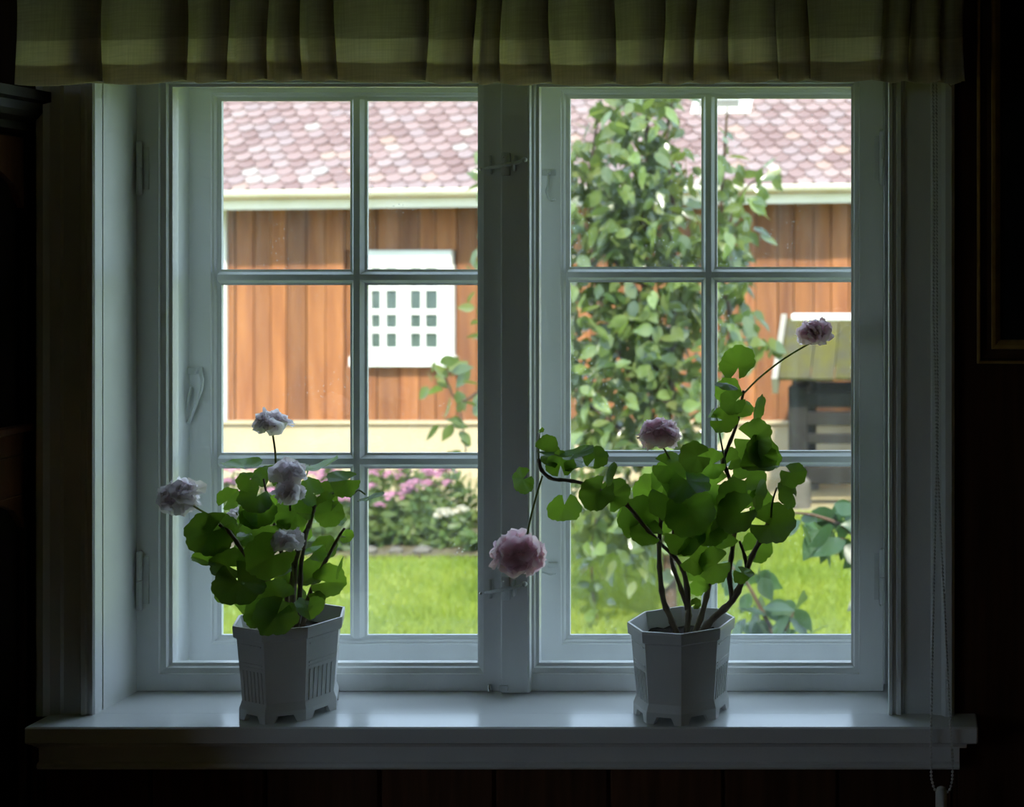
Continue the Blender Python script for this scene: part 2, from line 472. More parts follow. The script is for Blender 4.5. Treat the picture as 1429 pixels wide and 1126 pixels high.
# casings
def casing(side, x_in, x_out):
    s = 1 if x_out > x_in else -1
    w = abs(x_out - x_in)
    prof = [(0, .022), (0, .003), (.002, .0), (.006, .0), (.008, .004), (.012, .004), (.0135, .0015), (.0185, .0005), (.021, .006),
            (.0225, .006), (.024, .0075), (w-.034, .0075), (w-.032, .003), (w-.019, .000), (w-.016, -.003), (w-.013, -.006), (w-.004, -.006), (w, -.002), (w, .022)]
    poly = [(x_in + s*o, YC + y) for o, y in prof]
    MB().prism(poly, 'z', ZS, 1.90).build('casing', MT['paint'], win)
casing('left', -JX, PX(51, YC))
casing('right', JX, PX(1332, YC))
MB().prism([(YC, ZH), (YC+.022, ZH), (YC+.022, ZH+.09), (YC-.006, ZH+.09), (YC-.006, ZH+.078), (YC+.006, ZH+.065), (YC+.006, ZH+.02), (YC, ZH+.015)], 'x', PX(51, YC), PX(1332, YC)).build('head_casing', MT['paint'], win)
# jamb lining
MB().box(-JX-.03, -JX, YC+.02, YO, ZS-.005, ZH+.03).build('jamb', MT['paint'], win)
MB().box(JX, JX+.03, YC+.02, YO, ZS-.005, ZH+.03).build('jamb', MT['paint'], win)
MB().box(-JX, JX, YC+.02, YO, ZH, ZH+.03).build('head_lining', MT['paint'], win)
# sill and apron
MB().box(SILLX0, SILLX1, -.153, -.094, ZS-.024, ZS, .0022).box(-JX, JX, -.096, .036, ZS-.024, ZS).build('window_sill', MT['sill'], win)
MB().prism([(-.096, ZS-.024), (-.142, ZS-.024), (-.140, ZS-.029), (-.134, ZS-.031), (-.128, ZS-.036), (-.122, ZS-.037), (-.122, ZS-.040), (-.080, ZS-.040), (-.080, ZS-.024)], 'x', PX(46, -.13), PX(1349, -.13)).build('sill_moulding', MT['paint'], win)
MB().prism([(-.094, ZS-.040), (-.117, ZS-.040), (-.117, ZS-.061), (-.121, ZS-.063), (-.122, ZS-.068), (-.119, ZS-.0715), (-.112, ZS-.072), (-.080, ZS-.072), (-.080, ZS-.040)], 'x', PX(54, -.117), PX(1339, -.117)).build('apron', MT['paint'], win)

def sash(name, x0, x1, z0, z1, y0, prof, wl, wr, wb, wt, m):
    e = bpy.data.objects.new(name, None); e.empty_display_size = .05
    COL.objects.link(e); e.parent = win
    n = len(prof)
    def corner(i, cx, cz):
        o, y = prof[i]
        ox = (wl if cx < 0 else wr) if o == 'W' else o
        oz = (wb if cz < 0 else wt) if o == 'W' else o
        return ((x0 - ox) if cx < 0 else (x1 + ox), y0 + y, (z0 - oz) if cz < 0 else (z1 + oz))
    for nm, a, b in (('stile', (-1,-1), (-1,1)), ('stile', (1,-1), (1,1)), ('rail', (-1,-1), (1,-1)), ('rail', (-1,1), (1,1))):
        vs = [corner(i, *a) for i in range(n)] + [corner(i, *b) for i in range(n)]
        fs = [(i, (i+1) % n, n+(i+1) % n, n+i) for i in range(n)] + [list(range(n))[::-1], list(range(n, 2*n))]
        o = bpy.data.objects.new(nm, MB().add(vs, fs).mesh(nm, m)); COL.objects.link(o); o.parent = e
    return e

def sub(o_name, mb, m, e, smooth=False):
    o = bpy.data.objects.new(o_name, mb.mesh(o_name, m, smooth)); COL.objects.link(o); o.parent = e
    return o

in_prof = [(0, .020), (0, .0135), (.004, .0115), (.0055, .006), (.010, .0045), (.0125, .0035), (.0135, 0), ('W', 0), ('W', .035), (.003, .035), (.003, .026), (0, .024)]
ZB_in, ZT_in = PZ(925, .012), 1.764
sL = sash('inner_sash', PX(240, .012), PX(662.5, 0), ZB_in, ZT_in, 0, in_prof, .048, .040, ZB_in-ZS-.001, ZH-ZT_in-.001, MT['paint_in'])
sR = sash('inner_sash', PX(752, .012), PX(1187, 0), ZB_in, ZT_in, 0, in_prof, .038, .049, ZB_in-ZS-.001, ZH-ZT_in-.001, MT['paint_in'])
sL['label'] = 'plain single-pane inner sash beside the stay hook'; sR['label'] = 'plain single-pane inner sash with the cover strip'
for e, a, b in ((sL, PX(240, .012), PX(662.5, 0)), (sR, PX(752, .012), PX(1187, 0))):
    sub('pane', MB().box(a-.003, b+.003, .0205, .0235, ZB_in-.003, ZT_in+.003), MT['glass'], e)
# cover strip on the meeting stiles
sub('cover_strip', MB().prism([(PX(698.5, -.012), 0.0), (PX(698.5, -.012), -.0105), (PX(700.5, -.012), -.012), (PX(736, -.012), -.012), (PX(738.5, -.012), -.0105), (PX(738.5, -.012), 0.0)], 'z', ZS+.002, ZH-.004), MT['paint_in'], sR)

Y2 = .120
out_prof = [(0, .014), (0, .009), (.006, .0075), (.0085, .003), (.0115, .002), (.0125, 0), ('W', 0), ('W', .032), (.011, .032), (.002, .019)]
def outer(us, vs, xr, wl, wr, lab):
    x0, x1 = PX(us[0], Y2), xr
    zt, zb = PZ(vs[0], Y2), PZ(vs[5], Y2)
    e = sash('outer_sash', x0, x1, zb, zt, Y2, out_prof, wl, wr, zb-ZS-.002, ZH-zt-.003, MT['paint_sash'])
    e['label'] = lab
    def bar(name, lo, hi, a, b, vertical):
        c = (lo+hi)/2; h = (hi-lo)/2
        pr = [(-h, .014), (-h, .009), (-h*.72, .0075), (-h*.50, .003), (-h*.36, .0005), (h*.36, .0005), (h*.50, .003), (h*.72, .0075), (h, .009), (h, .014), (h*.5, .030), (-h*.5, .030)]
        if vertical: sub(name, MB().prism([(c+o, Y2+y-.0004) for o, y in pr], 'z', a, b), MT['paint_sash'], e)
        else: sub(name, MB().prism([(Y2+y, c+o) for o, y in pr], 'x', a, b), MT['paint_sash'], e)
    vx = (PX(us[1], Y2), PX(us[2], Y2))
    bar('muntin', vx[0], vx[1], zb-.002, zt+.002, True)
    rows = [(PZ(vs[1], Y2), PZ(vs[0], Y2)), (PZ(vs[3], Y2), PZ(vs[2], Y2)), (PZ(vs[5], Y2), PZ(vs[4], Y2))]
    for k in (0, 1):
        bar('muntin', rows[k+1][1], rows[k][0], x0-.002, x1+.002, False)
    for (a, b) in rows:
        for (p, q) in ((x0, vx[0]), (vx[1], x1)):
            sub('pane', MB().box(p-.002, q+.002, Y2+.0142, Y2+.0172, a-.002, b+.002), MT['glass_old'], e)
    return e
oL = outer((305, 485.5, 509.5), (140, 376, 398, 633, 655, 888), PX(690, Y2), .0465, .0475, 'six-pane outer sash with the stay hook')
oR = outer((793.5, 977.5, 999.5), (136.5, 372.5, 394, 630, 652, 888), .509, .0455, .048, 'six-pane outer sash before the leafy shrub')
# post between the outer sashes, stops and liner of the gap
MB().box(-.0195, .0065, Y2-.004, YO, ZS, ZH).build('mullion_post', MT['paint_sash'], win)
MB().box(-JX, -.5545, .036, YO, ZS, ZH).build('jamb_liner', MT['paint_sash'], win)
MB().box(.5570, JX, .036, YO, ZS, ZH).build('jamb_liner', MT['paint_sash'], win)
MB().box(-.5545, .557, .036, YO, ZS-.03, ZS+.0015).build('gap_sill', MT['paint_sash'], win)
MB().prism([(Y2+.03, ZS+.002), (Y2+.03, ZS-.03), (YO+.07, ZS-.045), (YO+.07, ZS-.03)], 'x', -.62, .62).build('outside_sill', MT['paint_sash'], win)

# hinges of the inner sashes
def hinge(u, v0, v1, e, side):
    x = PX(u, -.004); z0, z1 = PZ(v1, 0), PZ(v0, 0)
    m = MB(); zm = (z0+z1)/2
    m.tube([(x, -.005, z0), (x, -.005, zm-.0006)], .0042, 10)
    m.tube([(x, -.005, zm+.0006), (x, -.005, z1)], .0042, 10)
    m.ball((x, -.005, z0-.001), .0045, 10, 6); m.ball((x, -.005, z1+.001), .0045, 10, 6)
    m.box(x, x + side*.012, -.0015, .001, z0+.004, z1-.004, .0004)
    sub('hinge', m, MT['iron_in'], e)
hinge(195, 201, 268, sL, 1); hinge(195, 772, 846, sL, 1)
hinge(1231, 186, 256, sR, -1); hinge(1231, 768, 840, sR, -1)
# latches across the meeting stiles
def latch(v, e, upper):
    Y = -.013
    m = MB()
    m.tube([P(677, v+4, -.004), P(690, v+2, -.010), P(705, v-1, -.020), P(722, v-4, -.020), P(731, v-8, -.014)], [.0022, .0026, .003, .0028, .0022], 8)
    m.box(PX(700, Y), PX(712, Y), -.016, -.011, PZ(v+14, Y), PZ(v-18, Y), .0008)
    m.box(PX(717, Y), PX(720, Y), -.022, -.011, PZ(v+8, Y), PZ(v-14, Y), .0008)
    m.ball(P(732, v-8, -.016), .0042, 10, 6)
    m.tube([P(684, v-14, -.003), P(684, v+12, -.003)], .0024, 8)
    sub('latch', m, MT['iron_in'], e, True)
    m = MB(); m.ball(P(671, v+5, -.002), .0026, 8, 5); m.ball(P(703, v-12, -.0165), .0016, 8, 5)
    sub('screw', m, MT['screw'], e, True)
latch(231, sR, True); latch(823, sR, False)
m = MB(); m.tube([P(683, 955, -.004), P(683, 972, -.006)], .0028, 8); m.ball(P(684, 974, -.010), .0032, 8, 5)
sub('bolt', m, MT['screw'], sL, True)
sub('bolt_plate', MB().box(PX(697, -.013), PX(709, -.013), -.0165, -.011, PZ(964, -.013), PZ(956, -.013), .0006), MT['iron_in'], sR)
# stay hook of the outer left sash, small hook of the outer right sash
m = MB()
m.tube([P(279, 513, .116), P(282, 530, .112), P(280, 545, .112), P(271, 570, .112), P(264, 589, .114), P(258, 590, .114), P(257, 584, .114), P(263, 558, .112), P(267, 540, .112)], [.0028,.003,.003,.003,.0028,.0028,.0026,.0024,.002], 8)
m.box(PX(262, .116), PX(282, .116), .115, .1215, PZ(522, .116), PZ(513, .116), .001)
m.ball(P(274, 518, .113), .004, 8, 5); m.ball(P(258, 587, .113), .0042, 8, 5)
sub('stay_hook', m, MT['iron'], oL, True)
m = MB()
m.box(PX(756, .117), PX(775, .117), .116, .1215, PZ(245, .117), PZ(236, .117), .001)
m.tube([P(765, 243, .115), P(765, 258, .113), P(762, 266, .112), P(765, 276, .112), P(770, 280, .112), P(775, 278, .112)], .0018, 8)
m.ball(P(766, 241, .114), .0034, 8, 5)
sub('hook', m, MT['iron'], oR, True)
m = MB()
m.box(PX(764, .117), PX(778, .117), .116, .1215, PZ(792, .117), PZ(785, .117), .001)
m.tube([P(757, 798, .114), P(768, 802, .112), P(776, 801, .112)], .0016, 8)
sub('hook', m, MT['iron'], oR, True)

# ------------------------------------------------------------------ curtain valance
YV = -.196
val = thing('curtain_valance', 'gathered linen valance with a deep hem hanging across the window top', 'curtain')
VX0, VX1 = PX(10, YV), PX(1344, YV)
rv = random.Random(11)
L = VX1 - VX0
# cross-section of the gathered cloth: flat panels, each tucked back under its edge
sec = []
x = 0.0
while x < L - .02:
    w = min(rv.choice((.045, .065, .09, .12)) * rv.uniform(.8, 1.15), L - x)
    b_ = min(rv.uniform(.012, .026), w*.45)
    for i in range(9):
        t = i/8
        y = .008 - .020*min(1, t/.3) if t < .3 else -.012 - .004*math.sin((t-.3)/.7*math.pi)
        sec.append((x + .004 + t*(w-.004), y, math.sin(t*math.pi)))
    sec += [(x+w+.0025, -.008, 0), (x+w-.45*b_, -.0035, -.1), (x+w-b_, -.001, -.2), (x+w-b_-.0025, .003, -.2), (x+w-.5*b_, .0075, -.2), (x+w-.002, .0095, -.1)]
    x += w
ztop = PZ(-70, YV)
def vpoint(q, t, off=0.0):
    sx, sy, sag = q
    zb = PZ(114 + 6.0*sag + 2.5*math.sin(sx*9+1), YV)
    return (VX0 + sx + .003*math.sin(t*4+sx*21), YV + sy*(.75+.45*t) + .003*math.sin(sx*13+t*2) + off, ztop + (zb-ztop)*t)
NX, NZ = len(sec)-1, 16
def cloth(t0, t1, off, nz):
    vs = [vpoint(q, t0+(t1-t0)*j/nz, off) for q in sec for j in range(nz+1)]
    fs = [(i*(nz+1)+j, (i+1)*(nz+1)+j, (i+1)*(nz+1)+j+1, i*(nz+1)+j+1) for i in range(NX) for j in range(nz)]
    return vs, fs
TB, TH = (55+70)/(116+70), (90+70)/(116+70)
link('fabric', raw('fabric', *cloth(0, TB, 0, NZ), MT['fabric'], True), val)
link('sheer_band', raw('sheer_band', *cloth(TB, TH, 0, 6), MT['fabric_sheer'], True), val)
link('hem', raw('hem', *cloth(TH, 1, 0, 4), MT['fabric_sheer'], True), val)
link('hem_lining', raw('hem_lining', *cloth(TH-.004, 1, .0012, 4), MT['fabric_sheer'], True), val)
MB().tube([(VX0-.03, YV, ztop-.012), (VX1+.03, YV, ztop-.012)], .006, 10).tube([(VX0+.05, YV, ztop-.012), (VX0+.05, -.094, ztop-.012)], .004, 8).tube([(VX1-.05, YV, ztop-.012), (VX1-.05, -.094, ztop-.012)], .004, 8).build('curtain_rod', MT['paint'], val, True)
m = MB(); p0 = Vector(vpoint(sec[-3], 1)); m.tube([p0, p0+Vector((-.002, 0, -.004)), p0+Vector((.002, 0, -.008))], .0008, 5)
m.build('loose_thread', MT['fabric'], val)

# ------------------------------------------------------------------ blind chain
ch = thing('blind_chain', 'white beaded blind chain hanging in a loop beside the casing', 'chain')
YH = -.160
def yh(v): return -.138 - .024*min(1, max(0, (v-130)/860))
s1 = [(1301, 60), (1303, 300), (1302, 440), (1306, 560), (1307, 640), (1304, 760), (1301, 900), (1299.5, 1000), (1299.5, 1085), (1303, 1099), (1307, 1106)]
s2 = [(1306, 60), (1307, 300), (1307, 440), (1308, 560), (1307.5, 640), (1312, 740), (1318, 850), (1324, 980), (1329.5, 1060), (1329, 1088), (1326, 1101), (1321, 1106)]
for st in (s1, s2):
    pts = [P(u, v, yh(v)) for u, v in st]
    m = MB(); acc = 0; step = .0050
    cord = []
    for a, b in zip(pts[:-1], pts[1:]):
        d = (b-a).length
        while acc < d:
            m.ball(a + (b-a)*(acc/d), .0021, 6, 4); acc += step
        acc -= d
    m.tube(pts, .0006, 5)
    o = m.build('bead_strand', MT['chain'], ch, True); o['kind'] = 'stuff'
b = P(1313.5, 1108, YH)
prof = [(.0035, .010), (.0062, .0085), (.0078, .004), (.008, -.002), (.008, -.055), (.007, -.058)]
vs = []; fs = []; sg = 14
for r, z in prof:
    for k in range(sg):
        an = 2*math.pi*k/sg; vs.append((b.x+r*math.cos(an), b.y+r*math.sin(an), b.z+z))
for i in range(len(prof)-1):
    for k in range(sg): fs.append((i*sg+k, i*sg+(k+1) % sg, (i+1)*sg+(k+1) % sg, (i+1)*sg+k))
fs.append(list(range(sg))[::-1]); fs.append([(len(prof)-1)*sg+k for k in range(sg)])
MB().add(vs, fs).build('chain_weight', MT['chain'], ch, True)
MB().box(PX(1290, -.13), PX(1318, -.13), -.143, -.094, PZ(40, -.13), PZ(62, -.13), .003).build('chain_bracket', MT['paint'], ch)

# ------------------------------------------------------------------ framed picture
pic = thing('framed_picture', 'dark picture in a brown frame with a gilt inner edge on the plank wall', 'picture')
YP = YW - .0135
fx0, fz0 = PX(1364, -.118), PZ(508, -.118); fx1, fz1 = fx0+.52, fz0+.66
def ring(name, prof, m):
    """closed profile (inset, y) swept round the frame as four mitred members"""
    n = len(prof)
    def c(i, cx, cz):
        o, y = prof[i]
        return ((fx0+o) if cx < 0 else (fx1-o), YP - y, (fz0+o) if cz < 0 else (fz1-o))
    for a, b_ in (((-1,-1),(-1,1)), ((1,-1),(1,1)), ((-1,-1),(1,-1)), ((-1,1),(1,1))):
        vs = [c(i, *a) for i in range(n)] + [c(i, *b_) for i in range(n)]
        fs = [(i, (i+1) % n, n+(i+1) % n, n+i) for i in range(n)] + [list(range(n))[::-1], list(range(n, 2*n))]
        MB().add(vs, fs).build(name, m, pic)
ring('outer_edge', [(0, -.001), (0, .020), (.0015, .0235), (.0035, .0235), (.0045, .021), (.0045, -.001)], MT['gilt'])
ring('frame_member', [(.0045, -.001), (.0045, .021), (.008, .0165), (.014, .015), (.020, .0155), (.0205, -.001)], MT['frame_dark'])
ring('gilt_edge', [(.0205, -.001), (.0205, .016), (.022, .0175), (.026, .0165), (.031, .011), (.0335, .007), (.0335, -.001)], MT['gilt'])
MB().box(fx0+.033, fx1-.033, YP-.0065, YP+.001, fz0+.033, fz1-.033).build('canvas', MT['picture'], pic)

# ------------------------------------------------------------------ tall cupboard by the left casing
cup = thing('tall_cupboard', 'near-black tall cupboard with red-brown carved side panels beside the window', 'cupboard')
CX = -.662; CY0, CY1 = -.52, -.0945
cz1 = 1.72
MB().box(-1.3, CX-.012, CY0, CY1, 0.0, cz1, .003).build('body', MT['dark_wood'], cup)
def cpt(u, v):      # a point of the cupboard's side face
    d = (UX-u); Y = (CAM.x-CX)*F/d + CAM.y
    return (Y, PZ(v, Y))
# stiles and rails of the side
yb = cpt(36, 300)[0]
MB().box(CX-.012, CX, yb, CY1, .0, cz1, .002).build('side_stile', MT['dark_wood'], cup)
MB().box(CX-.012, CX, CY0, CY0+.035, .0, cz1, .002).build('side_stile', MT['dark_wood'], cup)
ymid = (yb+CY0+.035)/2; hw = (yb-CY0-.035)/2
def arch(zs, ztop_, up, n=18):
    pts = []
    for i in range(n+1):
        t = -1+2*i/n
        pts.append((ymid+hw*t, zs + up*(1-t*t)**.5))
    return pts + [(yb, ztop_), (ymid-hw, ztop_)]
MB().prism(arch(cpt(30, 290)[1], cpt(20, 190)[1], .075), 'x', CX-.012, CX-.003).build('arched_panel', MT['brown_wood'], cup)
MB().box(CX-.012, CX+.003, CY0+.03, CY1, cpt(20, 606)[1], cpt(20, 595)[1], .002).build('waist_rail', MT['brown_wood'], cup)
MB().prism([(y_, 2*cpt(20, 740)[1]-z_) if k < 19 else (y_, cpt(20, 607)[1]) for k, (y_, z_) in enumerate(arch(cpt(20, 740)[1], 0, -.06))], 'x', CX-.012, CX-.003).build('lower_panel', MT['brown_wood'], cup)
for vv in (636, 692):
    MB().box(CX-.004, CX-.0005, ymid-hw, yb, cpt(20, vv+3)[1], cpt(20, vv)[1], .001).build('bead', MT['brown_wood'], cup)
co_prof = [(0, 0), (.008, .004), (.010, .015), (.020, .022), (.026, .030), (.026, .042), (.034, .046), (.034, .060), (.0, .062)]
zc = cpt(30, 186)[1]
MB().add(*(lambda pr: (
    [(CX-.001+o, CY0-o, zc+z) for o, z in pr] + [(CX-.001+o, CY1, zc+z) for o, z in pr] ,
    [(i, (i+1) % len(pr), len(pr)+(i+1) % len(pr), len(pr)+i) for i in range(len(pr))] + [list(range(len(pr)))[::-1], list(range(len(pr), 2*len(pr)))]))(co_prof)).build('cornice', MT['dark_wood'], cup)
MB().prism([(CY0-o, zc+z) for o, z in co_prof] + [(CY0+.02, zc)], 'x', -1.33, CX+.002).build('cornice', MT['dark_wood'], cup)
MB().box(-1.3, CX-.001, CY0, CY1, zc, zc+.0615).build('top', MT['dark_wood'], cup)

# ------------------------------------------------------------------ geraniums
def catmull(pts, per=5):
    pts = [Vector(p) for p in pts]
    if len(pts) < 3: return pts
    out = []
    q = [pts[0]*2-pts[1]] + pts + [pts[-1]*2-pts[-2]]
    for i in range(1, len(q)-2):
        for k in range(per):
            t = k/per
            a, b_, c, d = q[i-1], q[i], q[i+1], q[i+2]
            out.append(.5*((2*b_)+(-a+c)*t+(2*a-5*b_+4*c-d)*t*t+(-a+3*b_-3*c+d)*t*t*t))
    out.append(pts[-1])
    return out

def leaf_mesh(seed, cup_, fold):
    """round scalloped geranium leaf of unit radius; the stalk joins at the origin, +Y runs to the tip, +Z is the upper side"""
    r = random.Random(seed)
    n = 66; vs = [(0, 0, 0)]; fs = []
    rings = (.36, .70, 1.0)
    for ri, rr in enumerate(rings):
        for k in range(n+1):
            a = -math.pi*.5 + .22 + (2*math.pi-.44)*k/n       # open notch towards -Y
            lob = 1 + (.10*abs(math.sin((a+math.pi*.5)*3.5)) - .04) + (.05*abs(math.sin(a*9+seed)) if ri == 2 else 0)
            rad = rr*lob*(1.0 if ri < 2 else r.uniform(.985, 1.015))
            x_, y_ = rad*math.cos(a), rad*math.sin(a)+.18*rr
            z_ = cup_*rr*rr + .045*rr*math.sin(a*5+seed)*rr - fold*abs(x_)*.55 - .10*max(0, y_)**2
            vs.append((x_, y_, z_))
    m_ = n+1
    for k in range(n):
        fs.append((0, 1+k, 2+k))
        for ri in range(2):
            a_ = 1+ri*m_; b_ = 1+(ri+1)*m_
            fs.append((a_+k, b_+k, b_+k+1, a_+k+1))
    return raw('leaf', vs, fs, MT['leaf'], True)
LEAVES = [leaf_mesh(1, .16, -.15), leaf_mesh(2, -.14, .12), leaf_mesh(3, .22, .35), leaf_mesh(4, .05, -.5), leaf_mesh(5, -.25, .0)]
FOLDED = [leaf_mesh(6, .2, 1.1), leaf_mesh(7, .1, -1.15)]

def floret_mesh(seed, m):
    """one double geranium floret: ruffled petals in two whorls, unit radius, opening along +Z"""
    r = random.Random(seed)
    vs = []; fs = []
    for whorl, (np_, tilt, ln, wd) in enumerate(((5, .45, 1.0, .66), (4, .95, .72, .5))):
        for k in range(np_):
            a = 2*math.pi*(k+.4*whorl+r.uniform(-.15, .15))/np_
            ca, sa = math.cos(a), math.sin(a)
            b = len(vs); t = tilt + r.uniform(-.2, .2)
            nu, nv = 4, 5
            for i in range(nu+1):
                f = i/nu
                for j in range(nv+1):
                    g = -1+2*j/nv
                    w = wd*math.sin(min(1, f*1.05+.12)*math.pi*.62)*g
                    rr = ln*f*(1-.10*g*g)
                    hh = rr*math.sin(t)*(1-.35*f) + .10*math.sin(g*5+seed+k)*f + .10*g*g*f
                    out = rr*math.cos(t)
                    vs.append((out*ca - w*sa, out*sa + w*ca, hh))
            for i in range(nu):
                for j in range(nv):
                    q = b+i*(nv+1)+j
                    fs.append((q, q+1, q+nv+2, q+nv+1))
    return raw('floret', vs, fs, m, True)
FLO = {k: [floret_mesh(s, MT[k]) for s in (1, 2, 3)] for k in ('petal', 'petal_pink')}

def frame_from(normal, up):
    z = Vector(normal).normalized(); y = Vector(up); y = (y - z*y.dot(z))
    y = y.normalized() if y.length > 1e-5 else z.orthogonal().normalized()
    x = y.cross(z)
    return Matrix((x, y, z)).transposed().to_4x4()

def pot(parent, cx, cy, rot, height, rin, relief, lab):
    k8 = 1/math.cos(math.pi/8)
    def ringv(r, z):
        return [(cx + r*k8*math.sin(rot+math.pi/8+k*math.pi/4), cy - r*k8*math.cos(rot+math.pi/8+k*math.pi/4), ZS+z) for k in range(8)]
    H = height
    prof = [(rin*.78, .010), (rin*.885, .010), (rin*.885, .016), (rin*.835, .027), (rin*.925, H-.019), (rin*.985, H-.016), (rin*1.0, H-.004), (rin*.995, H),
            (rin*.955, H), (rin*.945, H-.004), (rin*.90, H-.02), (rin*.86, H-.036)]
    vs = []; fs = []
    for r, z in prof: vs += ringv(r, z)
    n = len(prof)
    for i in range(n-1):
        for k in range(8): fs.append((i*8+k, i*8+(k+1) % 8, (i+1)*8+(k+1) % 8, (i+1)*8+k))
    fs.append([k for k in range(8)][::-1]); fs.append([(n-1)*8+k for k in range(8)])
    body = MB().add(vs, fs)
    # corner feet
    for k in range(8):
        a = rot+math.pi/8+k*math.pi/4
        c = Vector((cx+rin*.885*k8*math.sin(a), cy-rin*.885*k8*math.cos(a), 0))
        for sgn in (-1, 1):
            a2 = a+sgn*math.pi/4
            d = Vector((cx+rin*.885*k8*math.sin(a2), cy-rin*.885*k8*math.cos(a2), 0)) - c
            inn = (Vector((cx, cy, 0))-c).normalized()*.006
            p_, q_ = c, c+d*.30; q2 = c+d*.20
            z0, z1 = ZS, ZS+.011
            body.add([(p_.x, p_.y, z0), (q2.x, q2.y, z0), (q_.x, q_.y, z1), (p_.x, p_.y, z1),
                      (p_.x+inn.x, p_.y+inn.y, z0), (q2.x+inn.x, q2.y+inn.y, z0), (q_.x+inn.x, q_.y+inn.y, z1), (p_.x+inn.x, p_.y+inn.y, z1)],
                     [(0,1,2,3),(4,7,6,5),(0,4,5,1),(1,5,6,2),(2,6,7,3),(0,3,7,4)])
    pb = body.build('pot', MT['pot'], parent); pb['label'] = lab
    # relief on alternate faces: two mouldings and a field of flutes
    for fidx in relief:
        rl = MB()
        a = rot+fidx*math.pi/4
        nrm = Vector((math.sin(a), -math.cos(a), 0)); tan = Vector((math.cos(a), math.sin(a), 0))
        def face_r(z): t = (z-.027)/(H-.019-.027); return rin*(.835+(.925-.835)*t)
        def bar(s0, s1, z0, z1, h):
            q = []
            for hh in (-.001, h):
                for s_, z_ in ((s0, z0), (s1, z0), (s1, z1), (s0, z1)):
                    q.append(Vector((cx, cy, ZS+z_)) + nrm*(face_r(z_)+hh) + tan*s_)
            rl.add(q, [(0,3,2,1),(4,5,6,7),(0,1,5,4),(1,2,6,5),(2,3,7,6),(3,0,4,7)])
        w = rin*.30
        bar(-w, w, H*.80, H*.815, .0012); bar(-w, w, H*.60, H*.615, .0012); bar(-w, w, H*.565, H*.575, .0010)
        for i in range(6):
            s_ = -w*.85 + 1.7*w*i/5
            bar(s_-.0012, s_+.0012, H*.20, H*.53, .0013)
        tag(sub('relief', rl, MT['pot'], pb), kind='stuff')
    r = rin*.885; nv = 40
    rs = random.Random(3)
    vs = [(cx, cy, ZS+H-.024)]; fs = []
    for rr in (.33, .66, 1.0):
        for k in range(nv):
            a = 2*math.pi*k/nv
            oct_ = 1/max(abs(math.cos(((a-rot+math.pi/8+math.pi/2) % (math.pi/4))-math.pi/8)), .01)*.96
            vs.append((cx+r*rr*oct_*math.cos(a), cy+r*rr*oct_*math.sin(a), ZS+H-.026+rs.uniform(-.002, .003)))
    for k in range(nv):
        fs.append((0, 1+k, 1+(k+1) % nv))
        for i in range(2): fs.append((1+i*nv+k, 1+(i+1)*nv+k, 1+(i+1)*nv+(k+1) % nv, 1+i*nv+(k+1) % nv))
    link('soil', raw('soil', vs, fs, MT['soil'], True), parent)
    return ZS+H-.026

def nearest(stems, p, below=.012):
    best = None
    for pts in stems:
        for q in pts:
            d = (q-p).length + (.6*max(0, q.z-(p.z-below)))
            if best is None or d < best[0]: best = (d, q)
    return best[1]

